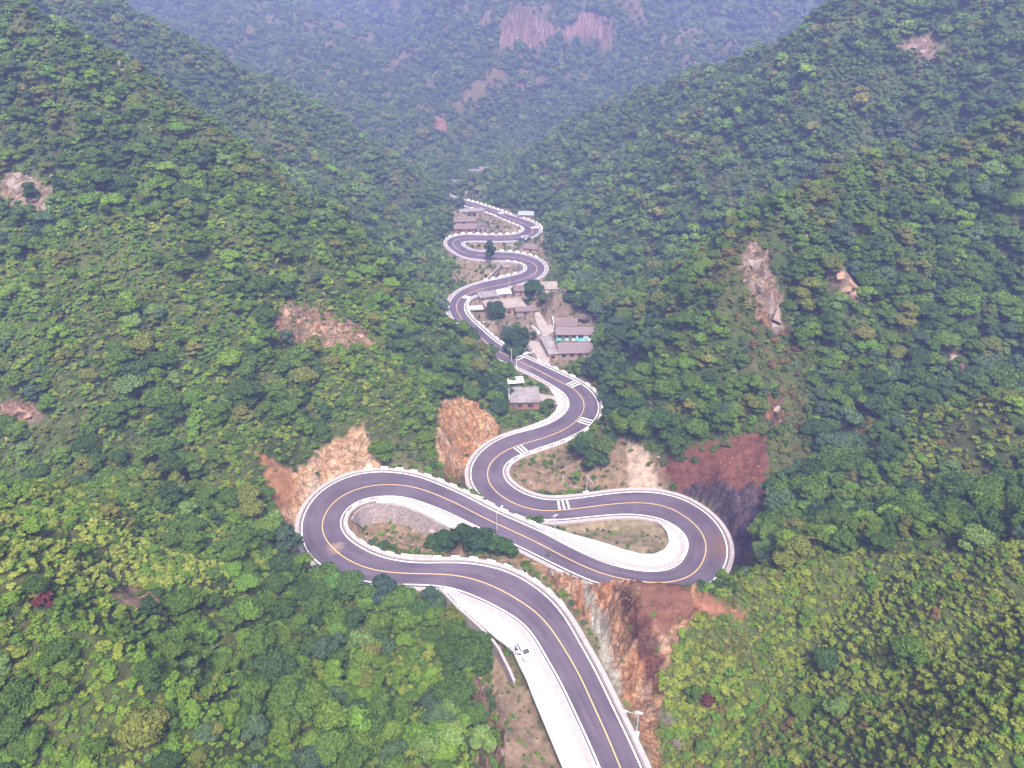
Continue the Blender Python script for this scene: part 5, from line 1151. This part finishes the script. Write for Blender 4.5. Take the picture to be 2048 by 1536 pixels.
def gantry():
    p = on_ground(1033, 749); r = empty('camera_gantry', p, math.radians(28)); h = 6.4
    MB().tube([(0, 0, -.3), (0, 0, h)], [.16, .12], 8).build('pole', M['plaster'], r); MB().tube([(0, 0, h-.1), (6.4, 0, h+.25)], [.10, .07], 8).build('arm', M['plaster'], r)
    MB().box(-.3, .3, -.22, .22, 1.9, 2.9).build('control_box', M['plaster'], r)
    for x in (2.6, 4.2, 5.9): c = MB(); c.box(x-.18, x+.18, -.55, .25, h+.25, h+.60); c.build('camera', M['plaster'], r)
    MB().box(3.0, 3.8, -.1, .1, h+.2, h+.85).build('lamp_unit', M['plaster'], r)
    tag(r, 'white traffic camera gantry reaching over the road by the village', 'gantry')
gantry()
def pole(px, py, h, r_, mat, label, cross=True):
    p = on_ground(px, py); r = empty('utility_pole', p, random.uniform(-.3, .3)); MB().tube([(0, 0, -.5), (0, 0, h)], [r_, r_*.7], 8).build('shaft', M[mat], r)
    if cross:
        MB().box(-.7, .7, -.06, .06, h-.55, h-.43).build('crossarm', M['wood'], r)
        for x in (-.6, 0, .6): MB().tube([(x, 0, h-.43), (x, 0, h-.2)], [.05, .035], 6).build('insulator', M['plaster'], r)
    tag(r, label, 'utility pole')
pole(1019, 740, 8.0, .15, 'wood', 'dark wooden utility pole next to the white gantry'); pole(1023, 742, 8.0, .17, 'steel', 'grey concrete utility pole next to the dark one')
pole(1018, 826, 8.5, .14, 'plaster', 'pale utility pole at the corner of the brick house'); pole(1027, 592, 7.0, .16, 'wood', 'dark pole at the corner of the brown tiled house', False)
pole(984, 476, 6.0, .12, 'wood', 'dark pole behind the lone far tree', False)
def sign_board():
    p = on_ground(1172, 986); r = empty('sign_board', p, math.radians(20))
    MB().box(-.7, .7, -.45, .45, -.4, .35).build('base', M['plaster'], r); MB().tube([(0, 0, .2), (.15, 0, 5.2)], [.09, .07], 8).build('pole', M['steel'], r)
    b = MB(); b.add([(.1,-.55,5.1),(.1,.55,5.1),(1.5,.55,2.6),(1.5,-.55,2.6),(.18,-.55,5.16),(.18,.55,5.16),(1.58,.55,2.66),(1.58,-.55,2.66)], [(0,1,2,3),(4,7,6,5),(0,4,5,1),(1,5,6,2),(2,6,7,3),(3,7,4,0)]); b.build('panel', M['sheet_metal'], r)
    tag(r, 'tilted white panel on a pole with a pale concrete foot inside the third bend', 'sign')
sign_board()
def ring():
    p = on_ground(1050, 475); b = MB(); n = 24; v = []; f = []
    for i in range(n):
        a = 6.283*i/n
        for rr, z in ((1.9, -.3), (1.9, .35), (1.55, .35), (1.55, -.3)): v.append((math.cos(a)*rr, math.sin(a)*rr, z))
    for i in range(n):
        j = (i+1) % n
        for k in range(3): f.append((i*4+k, j*4+k, j*4+k+1, i*4+k+1))
    b.add(v, f); o = b.build('kerb_ring', M['block_paint']); o.location = p; tag(o, 'round white kerb ring beside the blue car', 'kerb ring')
ring()
# ------------------------------------------------------------------ cars
def car(px, py, head, paint, label, open_door=False):
    p = on_ground(px, py) if not hasattr(px, '__len__') else px; r = empty('car', p, head)
    st = [(-2.22,.66,.46,.80),(-2.12,.78,.34,.93),(-1.5,.86,.27,.985),(-.5,.88,.25,.985),(.6,.88,.25,.97),(1.15,.87,.27,.95),(1.7,.84,.30,.87),(2.05,.77,.35,.76),(2.2,.64,.42,.62)]
    v = []; f = []; m = 10
    for x, hw, zb, zt in st:
        h = zt-zb
        for y, z in ((-.86,0),(-1,.22),(-1,.62),(-.93,.88),(-.72,1),(.72,1),(.93,.88),(1,.62),(1,.22),(.86,0)): v.append((x, y*hw, zb+z*h))
    for i in range(len(st)-1):
        for k in range(m): f.append((i*m+k, (i+1)*m+k, (i+1)*m+(k+1) % m, i*m+(k+1) % m))
    f += [tuple(range(m)), tuple((len(st)-1)*m+k for k in range(m))[::-1]]
    b = MB(); b.add(v, f); b.build('body', M[paint], r, True)
    B = [(-1.95,.74,.96),(1.12,.76,.94)]; T_ = [(-1.45,.60,1.46),(.28,.62,1.48)]
    c = MB(); q = [(B[0][0],-B[0][1],B[0][2]),(B[1][0],-B[1][1],B[1][2]),(B[1][0],B[1][1],B[1][2]),(B[0][0],B[0][1],B[0][2]),(T_[0][0],-T_[0][1],T_[0][2]),(T_[1][0],-T_[1][1],T_[1][2]),(T_[1][0],T_[1][1],T_[1][2]),(T_[0][0],T_[0][1],T_[0][2])]
    c.add(q, [(0,3,2,1),(4,5,6,7),(0,1,5,4),(1,2,6,5),(2,3,7,6),(3,0,4,7)]); cab = c.build('cabin', M[paint], r)
    q = [Vector(x) for x in q]
    def pane(name, a, b_, c_, d_, u0, u1, v0, v1):
        e = lambda u, w: (a.lerp(b_, u)).lerp(d_.lerp(c_, u), w)
        n = (b_-a).cross(d_-a).normalized()*.012
        P = [e(u0, v0)+n, e(u1, v0)+n, e(u1, v1)+n, e(u0, v1)+n]; mesh_obj(name, P, [(0,1,2,3)], M['glass'], cab)
    pane('windscreen', q[1], q[2], q[6], q[5], .07, .93, .10, .92); pane('rear_window', q[3], q[0], q[4], q[7], .08, .92, .2, .9)
    for u0, u1 in ((.12,.36),(.40,.62),(.66,.88)): pane('side_window', q[0], q[1], q[5], q[4], u0, u1, .12, .86); pane('side_window', q[2], q[3], q[7], q[6], 1-u1, 1-u0, .12, .86)
    for x in (-1.35, 1.38):
        for s in (-1, 1):
            w = MB(); w.tube([(x, s*.70, .31), (x, s*.895, .31)], .315, 16); wo_ = w.build('wheel', M['rubber'], r); MB().tube([(x, s*.88, .31), (x, s*.905, .31)], .19, 12).build('rim', M['steel'], wo_)
    for s in (-1, 1):
        MB().box(2.03, 2.17, s*.60-.13, s*.60+.13, .60, .72).build('headlight', M['glass'], r); MB().box(-2.2, -2.11, s*.60-.12, s*.60+.12, .68, .86).build('tail_light', M['red_brick'], r)
        MB().box(.88, 1.05, s*.93-.1, s*.93+.1, .98, 1.10).build('mirror', M[paint], r)
    if open_door:
        for hx, ang in ((.95, -58), (-.1, -52)):
            d = MB(); d.box(-.95, 0, -.03, .03, .32, .96); do = d.build('door', M[paint], r); do.location = (hx, -.89, 0); do.rotation_euler = (0, 0, math.radians(-ang))
            MB().box(-.85, -.15, -.015, .015, .99, 1.38).build('side_window', M['glass'], do)
    tag(r, label, 'car'); return r
M['white_car'] = simple('white_car', (.80, .80, .82), .25, .03, 1, spec=.6); M['blue_car'] = simple('blue_car', (.035, .045, .12), .25, .1, 1, spec=.6)
Pa, Pb = at_z(1040, 1290, 3.0), at_z(1057, 1318, 3.0); mid = (Pa+Pb)/2; kk, _ = road_near(mid[0], mid[1]); mid[2] = ROAD[kk[0], 2]+.03
CAR_HEAD = math.atan2(Pb[1]-Pa[1], Pb[0]-Pa[0])
car(mid, None, CAR_HEAD, 'white_car', 'white car with its doors open on the lay-by', True)
car(1041, 482, math.radians(160), 'blue_car', 'dark blue car parked at the far bend')
# ------------------------------------------------------------------ people
def skin_body(chains, radii):
    vs_, es, rd = [], [], []
    idx = {}
    for n, p in chains['joints'].items(): idx[n] = len(vs_); vs_.append(p); rd.append(radii[n])
    for a, b in chains['bones']: es.append((idx[a], idx[b]))
    me = bpy.data.meshes.new('body_cage'); me.from_pydata(vs_, es, []); o = bpy.data.objects.new('body_cage', me); COL.objects.link(o)
    md = o.modifiers.new('skin', 'SKIN'); sv = me.skin_vertices[0].data
    for i, r_ in enumerate(rd): sv[i].radius = (r_, r_) if not hasattr(r_, '__len__') else r_
    sv[idx['pelvis']].use_root = True; o.modifiers.new('sub', 'SUBSURF').levels = 1
    dg = bpy.context.evaluated_depsgraph_get(); out = bpy.data.meshes.new_from_object(o.evaluated_get(dg)); bpy.data.objects.remove(o); return out
def person(pos, rz, shirt, trousers, label, group=None, stride=.16, bend=0.0):
    s = stride; J = {'pelvis': (0,0,.93), 'waist': (0,.01+bend*.1,1.08), 'chest': (0,.0+bend*.3,1.32), 'neck': (0,.01+bend*.42,1.48), 'jaw': (0,.02+bend*.5,1.56), 'crown': (0,.01+bend*.55,1.71)}
    for sg, nm in ((-1, 'a'), (1, 'b')):
        q = sg*s
        J.update({'hip'+nm: (sg*.10,0,.90), 'knee'+nm: (sg*.10,q*.6+.03,.50), 'ank'+nm: (sg*.10,q,.09), 'toe'+nm: (sg*.11,q+.19,.04), 'sh'+nm: (sg*.19,bend*.32,1.40), 'el'+nm: (sg*.25,-q*.5+bend*.35,1.12), 'wr'+nm: (sg*.25,-q*.6+.12+bend*.5,.90), 'palm'+nm: (sg*.25,-q*.6+.15+bend*.5,.82)})
    B = [('pelvis','waist'),('waist','chest'),('chest','neck'),('neck','jaw'),('jaw','crown')]
    R = {'pelvis': (.16,.12), 'waist': (.15,.11), 'chest': (.18,.12), 'neck': .06, 'jaw': .085, 'crown': .085}
    for nm in 'ab':
        B += [('pelvis','hip'+nm),('hip'+nm,'knee'+nm),('knee'+nm,'ank'+nm),('ank'+nm,'toe'+nm),('chest','sh'+nm),('sh'+nm,'el'+nm),('el'+nm,'wr'+nm),('wr'+nm,'palm'+nm)]
        R.update({'hip'+nm: .095, 'knee'+nm: .065, 'ank'+nm: .05, 'toe'+nm: .04, 'sh'+nm: .07, 'el'+nm: .048, 'wr'+nm: .032, 'palm'+nm: .038})
    me = skin_body({'joints': J, 'bones': B}, R); r = empty('person', pos, rz)
    ms = [simple('skin_tone', (.38, .22, .15), .7, .06, 5), simple('shirt', shirt, .9, .12, 5), simple('trousers', trousers, .9, .12, 5), M['rubber']]
    me.materials.clear()
    for m_ in ms: me.materials.append(m_)
    for pl in me.polygons:
        c = pl.center; pl.use_smooth = True
        pl.material_index = 3 if c.z < .10 else (0 if c.z > 1.50 else (0 if abs(c.x) > .20 and c.z < 1.0 else (2 if c.z < .96 else 1)))
    bo = bpy.data.objects.new('body', me); COL.objects.link(bo); bo.parent = r
    hd = Vector(J['crown']); bm_ = bmesh.new(); bmesh.ops.create_uvsphere(bm_, u_segments=12, v_segments=8, radius=.1); 
    bmesh.ops.delete(bm_, geom=[v for v in bm_.verts if v.co.z < -.02 and v.co.y > -.03], context='VERTS'); hm = bpy.data.meshes.new('hair'); bm_.to_mesh(hm); bm_.free(); hm.materials.append(M['dark'])
    h = bpy.data.objects.new('hair', hm); COL.objects.link(h); h.parent = r; h.location = hd+Vector((0, -.015, -.01))
    fc = MB(); 
    for sg in (-1, 1): fc.box(sg*.032-.012, sg*.032+.012, hd.y+.075, hd.y+.095, hd.z-.075, hd.z-.06, 0)
    fc.build('eyes', M['dark'], r)
    fn = MB(); fn.box(-.012, .012, hd.y+.075, hd.y+.112, hd.z-.115, hd.z-.075, 0, .6); fn.build('nose', ms[0], r)
    for nm in 'ab':
        p = Vector(J['palm'+nm]); hb = MB(); sg = -1 if nm == 'a' else 1
        for k_, (dy, ln) in enumerate(((-.03,.07),(-.01,.085),(.01,.08),(.03,.06))): hb.tube([p+Vector((0, dy, -.02)), p+Vector((sg*.004, dy+.008, -.02-ln*.55)), p+Vector((-sg*.012, dy+.02, -.02-ln))], [.010, .009, .007], 5)
        hb.tube([p+Vector((0, .03, .02)), p+Vector((-sg*.02, .055, -.01)), p+Vector((-sg*.025, .06, -.04))], [.011, .010, .008], 5); hb.build('fingers', ms[0], r)
    tag(r, label, 'person', group); return r
kk = kpix(1040, 1175)
def on_kerb(px, py):
    k = kpix(px, py); P = edge_pts('R', .95); pp = np.stack(project(P)[:2], -1); j = int(np.argmin(np.linalg.norm(pp-np.array([px, py]), axis=1))); return P[j]+np.array([0, 0, .12]), math.atan2(RT[j][1], RT[j][0])
pk, ak = on_kerb(1041, 1155)
person(pk, ak+math.pi/2, (.03,.03,.04), (.03,.03,.05), 'person in dark clothes walking on the kerb by the near guard blocks')
person((pk[0]+.75*math.cos(ak), pk[1]+.75*math.sin(ak), pk[2]), ak+math.pi/2+.2, (.20,.20,.26), (.04,.04,.06), 'person in a greyish top walking beside the dark-clothed one')
cw = Vector((math.cos(CAR_HEAD), math.sin(CAR_HEAD))); cr_ = Vector((math.sin(CAR_HEAD), -math.cos(CAR_HEAD)))
q = Vector(mid[:2])-cw*.55+cr_*1.35
person((q.x, q.y, mid[2]), CAR_HEAD+2.2, (.05,.05,.28), (.04,.04,.16), 'person in blue standing at the open door of the white car', None, .05, .25)
q = Vector(mid[:2])-cw*.9+cr_*2.3
person((q.x, q.y, mid[2]), CAR_HEAD+.6, (.22,.22,.24), (.05,.05,.06), 'person in grey beside the white car', None, .05)
# ------------------------------------------------------------------ the air in the valley
def build_haze():
    m, nt, o = new_mat('haze'); v = nd(nt, 'ShaderNodeVolumePrincipled', Density=HAZE_D, Anisotropy=.1); v.inputs['Color'].default_value = HAZE_C
    nt.links.new(v.outputs[0], o.inputs['Volume'])
    b = MB().box(-1700, 1700, -260, 2900, float(GZ.min())-1.0, float(max(GZ.max(), CAMH))+20); h = b.build('haze', m)
    tag(h, 'pale violet haze hanging in the valley', 'haze', kind='stuff')
HAZE_D, HAZE_C = .00076, (.42, .49, 1.0, 1)
build_haze()
